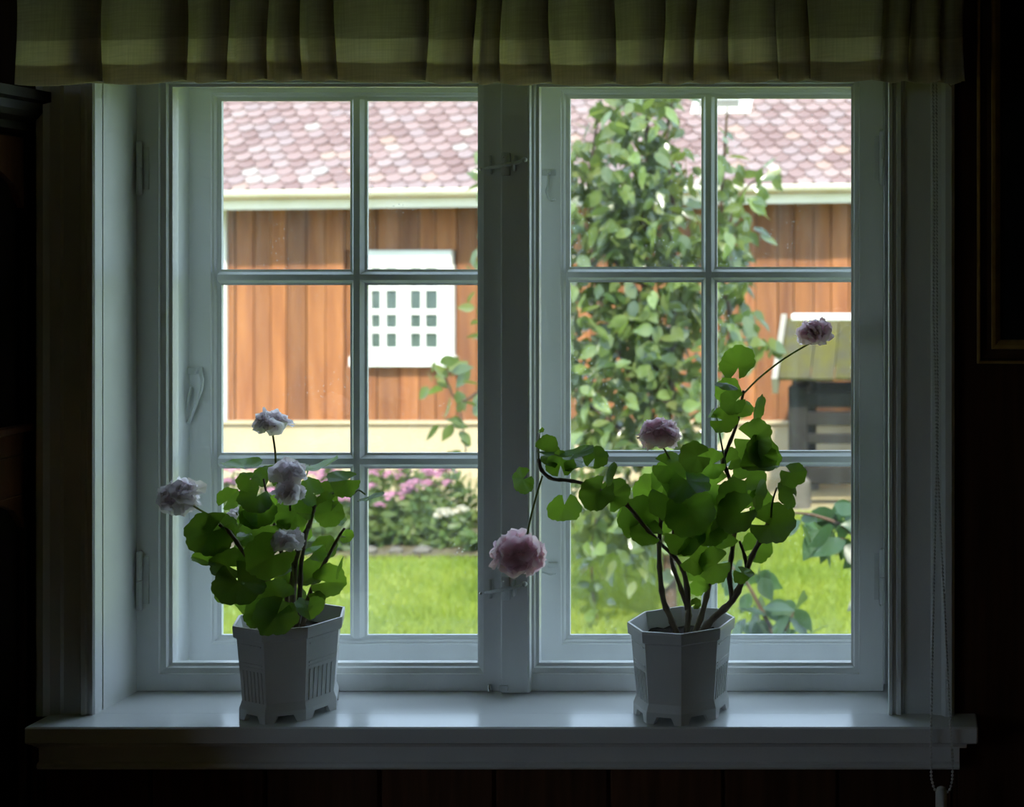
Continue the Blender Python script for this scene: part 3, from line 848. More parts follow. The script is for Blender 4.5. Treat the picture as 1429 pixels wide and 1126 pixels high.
def geranium(name, label, potargs, potlab, stem_px, leaves_px, flowers_px, seed):
    rr = random.Random(seed)
    g = thing(name, label, 'potted plant')
    cx, cy = potargs[0], potargs[1]
    zs = pot(g, *potargs, potlab)
    stems = []
    for woody, r0, r1, pts in stem_px:
        w = [P(u, v, y) for u, v, y in pts]
        if woody == 2: w[0].z = min(w[0].z, zs-.004) if w[0].z < zs+.03 else w[0].z
        c = catmull(w, 5)
        n = len(c)
        rad = [(r0+(r1-r0)*i/(n-1))*(1+(.28 if (woody and i % 4 == 0) else 0))*(1.08 if woody else 1) for i in range(n)]
        o = MB().tube(c, rad, 8).build('stem', MT['woody'] if woody else MT['stem'], g, True)
        stems.append(c)
    for it in leaves_px:
        u, v, size = it[0], it[1], it[2]
        kind = it[3] if len(it) > 3 else 'f'
        y = it[4] if len(it) > 4 else cy + rr.uniform(-.065, .05)
        y = max(min(y, -.020), -.175)
        c = P(u, v, y)
        rad = size/2 * (y-CAM.y)/F * 1.08
        base = nearest(stems, c)
        away = (c-base); away = away.normalized() if away.length > .003 else Vector((0, 0, 1))
        tocam = (CAM-c).normalized()
        if kind == 'f':      # blade turned to the room, tilted up a little
            nrm = tocam*rr.uniform(.75, 1.0) + Vector((rr.uniform(-.45, .45), 0, rr.uniform(-.15, .65)))
            if rr.random() < .4: nrm = -nrm
        elif kind == 'e':    # blade lying flat, seen edge-on
            nrm = Vector((rr.uniform(-.3, .3), rr.uniform(-.30, -.12), 1.0))
        elif kind == 's':    # seen sideways, narrow
            nrm = Vector((rr.choice((-1, 1)), rr.uniform(-.55, -.35), .3))
        else:                # folded
            nrm = tocam*.6 + Vector((rr.uniform(-.6, .6), 0, .7))
        updir = away + Vector((rr.uniform(-.4, .4), rr.uniform(-.2, .2), rr.uniform(-.5, .1)))
        Mx = frame_from(nrm, updir)
        me = rr.choice(FOLDED) if kind == 'd' else rr.choice(LEAVES)
        att = c - (Mx.to_3x3() @ Vector((0, .18, 0)))*rad
        o = link('leaf', me, g, Matrix.Translation(att) @ Mx @ Matrix.Diagonal((rad, rad*rr.uniform(.88, 1.0), rad, 1)))
        mid = (base+att)/2 + Vector((0, 0, -.1*(base-att).length)) + Vector((rr.uniform(-.004, .004), rr.uniform(-.004, .004), 0))
        pm = MB().tube(catmull([base, mid, att], 4), [.0011]*9, 6)
        po = bpy.data.objects.new('petiole', pm.mesh('petiole', MT['stem'], True)); COL.objects.link(po)
        po.parent = o; po.matrix_parent_inverse = o.matrix_local.inverted()
    for (u, v, w, h, y, ped, mk, n, lean) in flowers_px:
        c = P(u, v, y); sc = (y-CAM.y)/F
        rw, rh = w/2*sc, h/2*sc
        hub = c + Vector((0, 0, -rh*.45)) if lean == 'up' else c + Vector((lean[0], lean[1], lean[2]))*rw
        fr = min(rw*.56, .019)
        # stalk of the head and the small stalks of its florets
        pts = [P(a, b_, y2) for a, b_, y2 in ped] + [hub]
        fm = MB().tube(catmull(pts, 5), .0014, 7)
        spots = []
        ga = math.pi*(3-5**.5)
        for i in range(n):
            zf = 1-(i+.5)/n*(1.32 if lean == 'up' else 1.85)
            rxy = math.sqrt(max(0, 1-zf*zf)); a = i*ga+seed
            d = Vector((rxy*math.cos(a), rxy*math.sin(a), zf))
            ax = (c-hub).normalized() if (c-hub).length > 1e-4 else Vector((0, 0, 1))
            R = Vector((0, 0, 1)).rotation_difference(ax)
            d = R @ d
            jt = rr.uniform(.72, 1.06)
            p_ = c + Vector((d.x*(rw-fr*.62), d.y*min(rw, .028)*.66, d.z*max(rh-fr*.62, .001)))*jt
            spots.append((p_, d))
            fm.tube([hub, p_-d*fr*.2], [.0008, .0011], 5)
        ho = fm.build('flower_head', MT['calyx'], g, True)
        for p_, d in spots:
            Mx = frame_from(d + Vector((rr.uniform(-.6, .6), rr.uniform(-.5, .5), rr.uniform(-.3, .5))), Vector((rr.uniform(-1, 1), rr.uniform(-1, 1), rr.uniform(-1, 1))))
            s_ = fr*rr.uniform(.85, 1.15)
            f_ = link('floret', rr.choice(FLO[mk]), ho, Matrix.Translation(p_-d*fr*.25) @ Mx @ Matrix.Diagonal((s_, s_, s_, 1)))
    return g

LY, RY = -.0745, -.082
PLX, PRX = PX(405, LY), PX(951, RY)
left_stems = [
    (2, .0050, .0022, [(404,876,LY), (408,850,LY), (411,790,LY+.005), (420,755,LY+.008), (431,735,LY+.01), (438,710,LY+.01), (444,695,LY+.01)]),
    (2, .0040, .0016, [(412,876,LY-.01), (418,840,LY-.02), (420,790,LY-.02), (424,765,LY-.015), (431,735,LY+.01)]),
    (2, .0036, .0014, [(420,874,LY+.01), (432,830,LY+.015), (448,795,LY+.02), (464,765,LY+.02), (475,745,LY+.02), (481,737,LY+.02)]),
    (2, .0036, .0018, [(396,876,LY), (380,820,LY-.02), (352,785,LY-.03), (334,762,LY-.035), (320,742,LY-.03), (306,732,LY-.03)]),
    (2, .0032, .0015, [(400,876,LY+.01), (386,835,LY), (366,805,LY-.01), (350,800,LY-.02), (330,815,LY-.03)]),
    (2, .0034, .0013, [(402,876,LY+.02), (398,800,LY+.01), (385,740,LY), (374,700,LY), (368,668,LY)]),
    (0, .0016, .0012, [(444,695,LY+.01), (455,690,LY+.01), (470,688,LY+.015), (490,691,LY+.01), (500,684,LY), (510,690,LY)]),
    (0, .0016, .0012, [(408,770,LY-.01), (407,730,LY-.01), (405,700,LY-.01)]),
]
left_leaves = [(337,650,46,'e'),(449,651,42,'e',-.06),(480,670,40,'d'),(518,694,32,'e'),(346,671,28),(320,696,28),(356,696,40,'f',-.12),(376,664,38),(428,663,26,'s'),
    (434,686,36,'s'),(455,686,28,'f',-.05),(470,688,22),(456,703,28),(460,717,34),(292,745,56,'f',-.12),(308,738,40,'f',-.10),(287,782,36,'d',-.12),(316,789,44,'f',-.12),
    (334,815,60,'f',-.14),(320,822,40,'f',-.11),(352,832,44,'f',-.09),(361,717,44,'f',-.11),(386,709,42),(409,714,44,'f',-.10),(424,708,34),(352,762,46),(376,778,60,'f',-.14),(396,731,18),
    (434,799,38),(459,812,42,'f',-.06),(454,764,30),(440,769,28,'d'),(485,749,18),(474,730,18,'e'),(392,798,36,'e'),(352,747,36,'d'),(328,741,34,'d'),(471,792,28,'s'),
    (385,837,52,'f',-.12),(384,861,52,'f',-.140),(361,857,36,'f',-.135),(410,835,36),(430,851,34,'d',-.12),(403,797,40),(372,735,40),(345,727,30),(420,745,26),(440,840,26)]
left_flowers = [(380,592,56,44,-.085,[(392,700,LY),(386,660,LY-.005),(384,630,-.08)],'petal',10,'up'),
    (250,693,72,60,-.105,[(318,742,-.105),(300,724,-.105),(280,712,-.105)],'petal',16,(.45,.1,-.35)),
    (403,661,58,46,-.115,[(405,722,-.095),(404,700,-.10)],'petal',10,'up'),
    (404,687,52,30,-.120,[(406,735,-.095),(405,712,-.10)],'petal',9,'up'),
    (401,754,52,32,-.125,[(410,830,-.09),(408,790,-.10)],'petal',10,'up'),
    (331,719,32,28,-.055,[(352,740,-.05),(342,728,-.05)],'petal',6,'up')]
geranium('potted_geranium', 'bushy geranium with six white flower heads, pot before the orange barn boards', (PLX, LY, math.radians(20), .134, .0715, (-1, 1, 3, 5)),
         'white octagonal plastic pot with fluted sides', left_stems, left_leaves, left_flowers, 5)

right_stems = [
    (2, .0044, .0022, [(948,888,RY), (936,862,RY-.005), (926,838,RY-.01), (921,800,RY-.015), (920,757,RY-.015), (924,713,RY-.01), (930,680,RY)]),
    (2, .0042, .0024, [(957,888,RY+.005), (961,850,RY+.005), (956,805,RY), (944,780,RY-.005), (921,758,RY-.012)]),
    (2, .0034, .0018, [(960,850,RY+.005), (948,815,RY+.01), (937,780,RY+.015), (940,740,RY+.02), (945,700,RY+.02)]),
    (2, .0042, .0024, [(966,888,RY), (980,855,RY+.01), (990,816,RY+.015), (1003,770,RY+.02), (1006,730,RY+.02)]),
    (2, .0050, .0026, [(970,888,RY-.005), (992,866,RY-.01), (1022,838,RY-.015), (1038,805,RY-.02), (1050,775,RY-.02), (1063,750,RY-.02), (1074,725,RY-.02)]),
    (2, .0034, .0018, [(1022,838,RY-.015), (1018,800,RY-.01), (1023,760,RY), (1028,700,RY+.005), (1013,655,RY+.01), (1010,640,RY+.01), (1026,598,RY+.01), (1033,568,RY+.01), (1038,545,RY+.01)]),
    (2, .0028, .0016, [(1043,795,RY-.02), (1038,772,RY-.015), (1032,755,RY-.01)]),
    (2, .0026, .0022, [(921,757,RY-.015), (900,735,RY-.04), (880,710,RY-.05), (866,697,RY-.055), (836,684,RY-.06), (812,674,RY-.06), (790,670,RY-.06), (770,668,RY-.06), (756,656,RY-.06), (752,640,RY-.06)]),
    (0, .0012, .0006, [(752,640,RY-.06), (752,620,RY-.06), (754,602,RY-.06)]),
    (0, .0016, .0010, [(1013,650,RY+.005), (1006,615,RY), (1000,580,RY)]),
    (0, .0018, .0012, [(1076,722,RY-.02), (1078,700,RY-.02), (1084,680,RY-.02)]),
]
right_leaves = [(1031,509,46),(1014,536,28,'e'),(1016,545,34),(1023,561,34),(1036,569,28),(1055,568,34,'s',-.10),(1012,587,38,'f',-.10),(1053,615,54),(1062,632,46),(1060,650,50,'d',-.13),
    (1046,664,46),(1106,661,34),(1104,687,40,'s',-.12),(1056,690,40,'s',-.13),(1080,733,58,'f',-.11),(969,637,40),(936,651,44),(992,648,38),(907,686,48),(929,669,46),(960,673,54,'d',-.14),
    (996,677,50),(893,722,56,'f',-.11),(901,742,40),(936,697,56,'f',-.13),(964,716,62,'f',-.14),(989,729,48),(1028,718,56,'f',-.13),(1013,741,46,'f',-.12),(960,748,56,'f',-.12),(968,776,46),
    (996,789,46,'f',-.13),(971,809,38),(1056,764,40,'f',-.06),(1037,800,26,'d'),(1021,690,44),(992,737,44,'f',-.13),(943,735,40),(1040,690,36),(1075,640,30),
    (786,637,52,'e',-.13),(805,632,46,'e',-.15),(831,637,32,'f',-.14),(764,630,34,'d',-.14),(782,646,36,'f',-.15),(787,708,42,'f',-.14),(834,690,46,'f',-.15),(854,688,44,'f',-.14),
    (848,661,32,'s',-.15),(728,671,34,'s',-.13),(754,600,9,'d',-.14),(995,576,16,'d'),(971,842,14),(880,715,36,'f',-.10),(1022,640,30),(948,660,38),(1005,700,44),(975,700,44,'f',-.06),(1062,700,36,'f',-.05)]
right_flowers = [(919,607,66,50,-.105,[(948,675,RY-.01),(938,648,-.10),(928,628,-.105)],'petal_pink',13,'up'),
    (1137,465,56,44,-.075,[(1037,550,RY+.01),(1060,527,RY+.008),(1095,500,RY+.007)],'petal_pink',16,'up'),
    (724,772,86,76,-.155,[(757,664,-.142),(749,690,-.145),(740,725,-.15)],'petal_pink',22,(.25,0,.45))]
geranium('potted_geranium', 'tall leggy geranium with three pink flower heads and bare woody stems', (PRX, RY, math.radians(32.5), .131, .0710, (1, -2, 3, 5)),
         'white octagonal plastic pot standing on a corner', right_stems, right_leaves, right_flowers, 9)

# ================================================================== outside
ZG = -.70            # level of the garden
gr = structure('ground', MB().box(-60, 60, YO, 70, ZG-.2, ZG).box(-60, 60, -40, YB-.2, ZG-.2, ZG).box(-60, XL-.2, YB-.2, YO, ZG-.2, ZG).box(XR+.2, 60, YB-.2, YO, ZG-.2, ZG), MT['lawn'], 'bright green lawn outside')
structure('gravel_path', MB().add([(-14, 9.55, ZG+.006), (-2.6, 9.3, ZG+.006), (0, 9.6, ZG+.006), (9, 9.6, ZG+.006), (9, 11.5, ZG+.006), (-14, 11.5, ZG+.006),
          (-14, 9.55, ZG-.1), (-2.6, 9.3, ZG-.1), (0, 9.6, ZG-.1), (9, 9.6, ZG-.1), (9, 11.5, ZG-.1), (-14, 11.5, ZG-.1)],
          [(0,1,2,3,4,5), (6,11,10,9,8,7), (0,6,7,1), (1,7,8,2), (2,8,9,3), (3,9,10,4), (4,10,11,5), (5,11,6,0)]), MT['gravel'], 'pale dry strip along the barn')
structure('flower_bed', MB().prism([(-9, 7.75), (-2.6, 7.70), (-2.2, 8.2), (-2.5, 9.3), (-9, 9.5)], 'z', ZG-.1, ZG+.03), MT['bed_soil'], 'earth bed with pink flowers')

# grass blades over the part of the lawn in view
rg = random.Random(21)
vs = []; fs = []
def blades(n, x0, x1, y0, y1):
    for i in range(n):
        y = rg.uniform(y0, y1); d = y-CAM.y
        xa, xb = PX(285, y), PX(1200, y)
        x = rg.uniform(xa, xb)
        if -9 < x < -2.3 and 7.7 < y < 9.4: continue
        h = rg.uniform(.025, .06); a = rg.uniform(0, math.pi); w = rg.uniform(.004, .008)
        lx, ly = rg.uniform(-.03, .03), rg.uniform(-.03, .03)
        b_ = len(vs)
        vs.extend([(x-w*math.cos(a), y-w*math.sin(a), ZG), (x+w*math.cos(a), y+w*math.sin(a), ZG), (x+lx, y+ly, ZG+h)])
        fs.append((b_, b_+1, b_+2))
blades(90000, 0, 0, 4.8, 9.4)
go = link('grass', raw('grass', vs, fs, MT['grass']))
tag(go, 'short bright green grass of the lawn outside', 'grass', kind='stuff')

# ------------------------------------------------------------------ barn
YBN = 11.3
barn = thing('barn', 'old wooden barn with brown boards, red tile roof and small white window', 'building')
XB0, XB1 = -11.0, 4.6
zp = PZ(591, YBN); zev = PZ(276, YBN)
MB().box(XB0, XB1, YBN+.03, YBN+5.5, ZG, zev+.25).build('core', MT['board'], barn)
MB().box(XB0-.05, XB1+.05, YBN-.06, YBN+.05, ZG-.1, zp, .015).build('plinth', MT['plinth'], barn)
MB().box(XB0-.05, XB1+.05, YBN-.10, YBN+.05, zp, zp+.035, .008).build('drip_board', MT['plinth'], barn)
wx0, wx1 = PX(495, YBN), PX(634, YBN)
wz0, wz1 = PZ(512, YBN), PZ(349, YBN)
rb = random.Random(4)
x = XB0
while x < XB1:
    w = rb.uniform(.15, .23)
    x2 = min(x+w, XB1)
    off = rb.choice((0, .012, .004))
    for (z0, z1, mt) in ((zp+.03, zev+.1, 'board'),):
        segs = [(z0, z1)]
        if x2 > wx0+.01 and x < wx1-.01:
            segs = [(z0, wz0), (wz1, z1)]
        for a, b_ in segs:
            if b_-a > .02:
                MB().box(x+.004, x2-.004, YBN-.012-off, YBN+.031, a, b_, .004).build('board', MT[mt], barn)
    x = x2
MB().box(PX(307, YBN-.05), PX(316, YBN-.05), YBN-.06, YBN+.02, zp+.03, zev+.05, .005).build('corner_board', MT['barn_white'], barn)

# barn window
bw = bpy.data.objects.new('window', None); bw.empty_display_size = .1; COL.objects.link(bw); bw.parent = barn
yf = YBN - .07
MB().box(wx0, wx1, YBN-.03, YBN+.04, wz0, wz1).build('backing', MT['pane_dark'], None).parent = bw
def bpart(nm, u0, u1, v0, v1, y0, y1, m):
    o = MB().box(PX(u0, yf), PX(u1, yf), y0, y1, PZ(v1, yf), PZ(v0, yf), .004).build(nm, MT[m]); o.parent = bw
bpart('casing', 495, 518, 370, 500, yf-.01, YBN, 'barn_white'); bpart('casing', 610.5, 633, 370, 500, yf-.01, YBN, 'barn_white')
bpart('head_casing', 492, 631, 349, 374, yf-.025, YBN, 'barn_white')
bpart('sill', 490, 637, 497, 511, yf-.06, YBN, 'barn_white')
bpart('mullion', 553.5, 572.5, 372, 500, yf-.005, YBN, 'barn_white')
bpart('bottom_rail', 517, 611, 485, 499, yf-.004, YBN, 'barn_white')
for u0, u1 in ((530.5, 538.5), (587, 593.5)):
    bpart('muntin', u0, u1, 373, 486, yf-.003, YBN, 'barn_white')
for v0, v1 in ((398.5, 405.5), (431.5, 439), (457, 465)):
    for u0, u1 in ((517, 554), (572, 611)):
        bpart('muntin', u0, u1, v0, v1, yf, YBN, 'barn_white')
for u0, u1 in ((518, 530.5), (538.5, 553.5), (572.5, 587), (593.5, 610.5)):
    for v0, v1 in ((374, 398.5), (405.5, 431.5), (439, 457), (465, 485.5)):
        bpart('pane', u0, u1, v0, v1, YBN-.045, YBN-.035, 'pane_dark')

# eaves and roof: the old roof rises a little towards one end
YE = 10.78
SL = .0115
def ez(X): return (X + 3.2)*SL
def sloped(nm, x0, x1, poly, m):
    n = len(poly)
    vs = [(x0, y, z+ez(x0)) for y, z in poly] + [(x1, y, z+ez(x1)) for y, z in poly]
    fs = [(i, (i+1) % n, n+(i+1) % n, n+i) for i in range(n)] + [list(range(n))[::-1], list(range(n, 2*n))]
    return MB().add(vs, fs).build(nm, m, barn)
ze0, ze1 = PZ(288, YE), PZ(264, YE)
sloped('fascia', XB0-.3, XB1+.3, [(YE, ze0), (YE, ze1), (YE+.03, ze1), (YE+.03, ze0)], MT['fascia'])
gp = [(YE-.085+.075*math.cos(a), ze1+.012+.075*math.sin(a)) for a in [math.pi + math.pi*i/10 for i in range(11)]]
gp2 = [(YE-.085+.066*math.cos(a), ze1+.012+.066*math.sin(a)) for a in [math.pi + math.pi*i/10 for i in range(11)]][::-1]
sloped('gutter', XB0-.3, XB1+.3, gp+gp2, MT['fascia'])
sloped('soffit', XB0-.3, XB1+.3, [(YE+.01, ze0+.01), (YE+.01, ze0+.03), (YBN+.05, ze0+.06), (YBN+.05, ze0+.04)], MT['board'])
ang = math.radians(40); cs, sn = math.cos(ang), math.sin(ang)
YR, ZR = YE-.05, ze1-.02
RL = 4.6
def rp(X, s, h=0.0):     # point on the roof slope
    return Vector((X, YR + s*cs - h*sn, ZR + s*sn + h*cs + ez(X)))
sloped('roof_deck', XB0-.3, XB1+.3, [(YR, ZR-.02), (YR+RL*cs, ZR+RL*sn-.02), (YR+RL*cs, ZR+RL*sn-.10), (YR+.1, ZR-.08)], MT['board'])
sloped('roof_deck', XB0-.3, XB1+.3, [(YR+RL*cs, ZR+RL*sn-.02), (YR+2*RL*cs, ZR-.02), (YR+2*RL*cs, ZR-.1), (YR+RL*cs, ZR+RL*sn-.10)], MT['board'])
TW, TE = .170, .128
tl, th = .25, .026
outl = [(-.5*TW, tl), (-.5*TW, .075), (-.36*TW, .028), (-.14*TW, .004), (.14*TW, .004), (.36*TW, .028), (.5*TW, .075), (.5*TW, tl)]
def tile_geo():
    n = len(outl)
    vs = [(a*.97, b_, th if b_ < .2 else .004) for a, b_ in outl] + [(a*.97, b_, 0 if b_ < .2 else -.006) for a, b_ in outl]
    fs = [list(range(n))] + [(i, i+n, (i+1) % n+n, (i+1) % n) for i in range(n)]
    return vs, fs
TV, TF = tile_geo()
tile_me = raw('roof_tile', TV, TF, MT['tile'])
rest_v = []; rest_f = []
RT = random.Random(8)
cand = []
rows = int(RL/TE)
for r in range(rows):
    c0 = int((XB1-XB0+.6)/TW)
    for c in range(c0):
        X = XB0-.3 + (c+.5+.5*(r % 2))*TW
        s = r*TE
        p_ = rp(X, s, .006)
        d = p_.y-CAM.y; u = UX+(p_.x-CAM.x)*F/d; v = VY-(p_.z-CAM.z)*F/d
        seen = (v > 128) and ((300 < u < 662) or (985 < u < 1190))
        R = Matrix(((1, 0, 0), (0, cs, -sn), (0, sn, cs))).to_4x4()
        tw = Euler((-RT.uniform(.02, .075), RT.uniform(-.05, .05), RT.uniform(-.02, .02))).to_matrix().to_4x4()
        cand.append((not seen, r, Matrix.Translation(p_) @ R @ tw))
cand.sort(key=lambda t: (t[0], t[1]))
for i, (ns, r, Mx) in enumerate(cand):
    if i < 300: link('roof_tile', tile_me, barn, Mx)
    else:
        b_ = len(rest_v)
        rest_v += [tuple(Mx @ Vector(v)) for v in TV]; rest_f += [[q+b_ for q in f] for f in TF]
o = link('roof_tiling', raw('roof_tiling', rest_v, rest_f, MT['tile']), barn); o['kind'] = 'stuff'
# sheet-metal hatch with white flashing on the roof
def roof_at(u, v):
    lo, hi = 0, RL
    for _ in range(40):
        s = (lo+hi)/2; p_ = rp(0, s); d = p_.y-CAM.y; X = PX(u, p_.y); p_ = rp(X, s)
        if VY-(p_.z-CAM.z)*F/d > v: lo = s
        else: hi = s
    return X, s
hx, hs = roof_at(1012, 160)
def hatch(nm, x0, x1, s0, s1, h0, h1, m):
    vs = [rp(X, s, h) for X in (x0, x1) for s in (s0, s1) for h in (h0, h1)]
    MB().add(vs, [(0,1,3,2),(4,6,7,5),(0,4,5,1),(2,3,7,6),(0,2,6,4),(1,5,7,3)]).build(nm, MT[m], barn)
hatch('flashing', hx-.35, hx+.26, hs-.02, hs+.75, .0, .04, 'barn_white')
hatch('roof_hatch', hx-.28, hx+.14, hs+.08, hs+.65, .03, .13, 'metal_grey')

# ------------------------------------------------------------------ well house
YQ = 9.7
well = thing('well_house', 'small grey log well house with a mossy plank roof', 'well house')
qz = lambda v: PZ(v, YQ)
q0, q1 = PX(1102, YQ), PX(1250, YQ)
zq = qz(676)
wd = .95
# open crib: rails between stout corner posts, with daylight through the gaps
for v0, v1 in [(650.5, 675), (605, 618.5), (574.5, 593), (546.5, 568)]:
    MB().box(q0-(.0 if v0 < 640 else -.06), q1+.02, YQ-.035, YQ+.035, qz(v1), qz(v0), .008).build('rail', MT['grey_log'], well)
for xx in (q0+.075, q1-.075):
    for yy in (YQ, YQ+wd):
        MB().box(xx-.083, xx+.083, yy-.06, yy+.06, qz(662), qz(538), .01).build('post', MT['grey_log'], well)
        MB().box(xx-.10, xx+.11, yy-.10, yy+.10, ZG-.02, zq+.07, .03).build('corner_stone', MT['stone'], well)
    for v0, v1 in [(650.5, 675), (546.5, 568)]:
        MB().box(xx-.04, xx+.04, YQ+.03, YQ+wd+.05, qz(v1), qz(v0), .008).build('rail', MT['grey_log'], well)
MB().box(q0, q1, YQ+wd-.035, YQ+wd+.035, qz(568), qz(546.5), .008).build('rail', MT['grey_log'], well)
# roof boards sloping towards the house, with a bleached barge board and a ridge board
ev = Vector((0, YQ-.30, PZ(532, YQ-.30))); rg_ = Vector((0, YQ+.45, PZ(449, YQ+.45)))
sl = (rg_-ev); nrm = Vector((0, -sl.z, sl.y)).normalized()
x = PX(1091, YQ); rx1 = PX(1265, YQ); rq = random.Random(2)
def quadbox(nm, a0, a1, e, r_, t, m, par):
    vs = [Vector((X, 0, 0)) + p_ + nrm2*h for X in (a0, a1) for p_ in (e, r_) for h in (0, t) for nrm2 in (nrm,)]
    MB().add(vs, [(0,1,3,2),(4,6,7,5),(0,4,5,1),(2,3,7,6),(0,2,6,4),(1,5,7,3)]).build(nm, m, par)
while x < rx1:
    w = rq.uniform(.20, .28); lf = nrm*rq.uniform(0, .01)
    quadbox('roof_board', x+.004, min(x+w, rx1)-.004, ev+lf, rg_+lf, .028, MT['moss'], well)
    x += w
quadbox('barge_board', PX(1085, YQ)-.01, PX(1091, YQ), ev-nrm*.09-sl*.06, rg_-nrm*.09+sl*.03, .16, MT['grey_board'], well)
e2 = Vector((0, 2*rg_.y-ev.y, ev.z)); nr0 = nrm; nrm = Vector((0, nr0.y*-1, nr0.z))
x = PX(1091, YQ)
while x < rx1:
    quadbox('roof_board', x+.004, min(x+.24, rx1)-.004, e2, rg_, .028, MT['moss'], well); x += .24
MB().box(PX(1098, YQ), rx1, rg_.y-.05, rg_.y+.05, rg_.z+.01, rg_.z+.075, .01).build('ridge_board', MT['barn_white'], well)
MB().prism([(YQ-.05, qz(545)), (rg_.y, rg_.z), (YQ+wd+.05, qz(545))], 'x', q0+.02, q0+.05).build('gable', MT['grey_log'], well)

# ------------------------------------------------------------------ shrubs
def shrub_leaf(nm, m, wid=.34):
    vs = [(0, 0, 0)]; n = 6
    for i in range(1, n):
        t = i/n; w = wid*math.sin(t*math.pi)**.8*(1.15-.5*t)
        vs += [(-w, t, .10*w-.12*t*t), (0, t, -.02-.12*t*t), (w, t, .10*w-.12*t*t)]
    vs.append((0, 1.05, -.16))
    fs = [(0, 2, 1), (0, 3, 2)]
    for i in range(n-2):
        a = 1+3*i
        fs += [(a, a+1, a+4, a+3), (a+1, a+2, a+5, a+4)]
    a = 1+3*(n-2); e = len(vs)-1
    fs += [(a, a+1, e), (a+1, a+2, e)]
    return vs, fs, raw(nm, vs, fs, m, True)
LV, LF, LME = shrub_leaf('leaf', MT['lilac'], .31)
DV, DF, DME = shrub_leaf('leaf', MT['lilac_dark'], .36)

def leaf_cloud(root, blobs, YC_, depth, n, size, geo, me, big, rs, seenbox):
    """leaves in image-measured clumps at the shrub's own distance; the largest in view stay single"""
    V_, F_ = geo
    tot = sum(b_[2]*b_[3]*b_[4] for b_ in blobs)
    items = []
    for (u, v, ru, rv_, den) in blobs:
        for _ in range(int(n*ru*rv_*den/tot)):
            while True:
                a, b2, c = rs.uniform(-1, 1), rs.uniform(-1, 1), rs.uniform(-1, 1)
                if a*a+b2*b2+c*c < 1: break
            Y = YC_ + c*depth
            p_ = P(u+a*ru, v+b2*rv_, YC_); p_.y = Y
            if p_.z < ZG+.02: continue
            s = rs.uniform(size*.7, size*1.25)
            nr = Vector((rs.uniform(-1, 1), rs.uniform(-1.1, .5), rs.uniform(-.1, 1)))
            up = Vector((rs.uniform(-1, 1), rs.uniform(-.6, .6), rs.uniform(-1.2, .3)))
            Mx = Matrix.Translation(p_) @ frame_from(nr, up) @ Matrix.Diagonal((s, s, s, 1))
            items.append((Y - s*6, Mx))
    items.sort(key=lambda t: t[0])
    rv2 = []; rf2 = []
    for i, (k_, Mx) in enumerate(items):
        if i < big: link('leaf', me, root, Mx)
        else:
            b_ = len(rv2)
            rv2 += [tuple(Mx @ Vector(q)) for q in V_]; rf2 += [[q+b_ for q in f] for f in F_]
    if rv2:
        o = link('foliage', raw('foliage', rv2, rf2, me.materials[0], True), root); o['kind'] = 'stuff'

rs = random.Random(31)
sh = thing('leafy_shrub', 'tall leafy green shrub with brown branches growing before the barn', 'shrub')
YS = 6.0
def branch(root, pts, r0, r1, m='bark', Y0=YS):
    w = [P(u, v, Y0+(q[0] if q else 0)) for u, v, *q in pts]
    c = catmull(w, 5); n = len(c)
    MB().tube(c, [r0+(r1-r0)*i/(n-1) for i in range(n)], 7).build('branch', MT[m], root, True)
branch(sh, [(935, 880), (934, 760), (930, 600), (922, 550), (908, 490), (902, 420), (898, 320), (905, 220), (900, 150), (900, 100)], .045, .010)
branch(sh, [(930, 600), (940, 500), (938, 400), (940, 300), (930, 200), (940, 130)], .028, .008)
branch(sh, [(934, 760), (880, 620), (830, 575), (797, 548), (740, 520), (680, 540), (640, 560), (618, 520)], .022, .006)
branch(sh, [(934, 800), (980, 640), (1015, 520), (1018, 440), (1010, 400), (1006, 300), (1012, 200), (1015, 150)], .024, .007)
branch(sh, [(1012, 330), (1035, 270), (1070, 243), (1095, 246)], .010, .004)
branch(sh, [(930, 620), (860, 480), (830, 380), (820, 280), (835, 160)], .022, .007)
branch(sh, [(934, 780), (870, 720), (840, 700), (826, 760), (828, 830), (835, 870)], .010, .004)
branch(sh, [(900, 420), (830, 330), (800, 300), (740, 280)], .012, .004)
branch(sh, [(640, 560), (648, 610), (650, 640)], .006, .003)
blobs = [(890, 165, 70, 35, 1.0), (870, 230, 75, 60, 1.1), (925, 250, 50, 60, .8), (840, 320, 60, 60, 1.3), (910, 330, 85, 55, 1.2), (1015, 330, 45, 45, 1.0), (1000, 390, 50, 40, .8),
         (850, 430, 60, 50, 1.1), (920, 440, 60, 55, 1.0), (850, 520, 65, 45, .75), (930, 530, 55, 60, .9), (880, 600, 90, 45, 1.0), (990, 560, 40, 60, .7), (1025, 460, 38, 45, .9),
         (1050, 480, 32, 18, .8), (1013, 240, 16, 70, .7), (1080, 243, 24, 10, .8), (1045, 280, 22, 25, .7), (730, 400, 70, 150, .7), (730, 250, 60, 110, .6), (625, 525, 24, 28, .55), (645, 570, 20, 30, .5), (640, 630, 25, 14, .5),
         (860, 690, 75, 45, 1.0), (930, 700, 60, 50, .9), (850, 750, 60, 35, .6), (905, 770, 50, 35, .5), (830, 810, 14, 30, .6), (832, 860, 12, 18, .5), (740, 640, 60, 60, .6), (900, 110, 80, 40, .8), (805, 460, 25, 120, .7), (805, 250, 25, 90, .5), (945, 400, 40, 60, .8), (820, 620, 40, 40, .9), (950, 640, 50, 50, .9), (890, 480, 60, 80, .7)]
leaf_cloud(sh, blobs, YS, .42, 3700, .118, (LV, LF), LME, 300, rs, None)

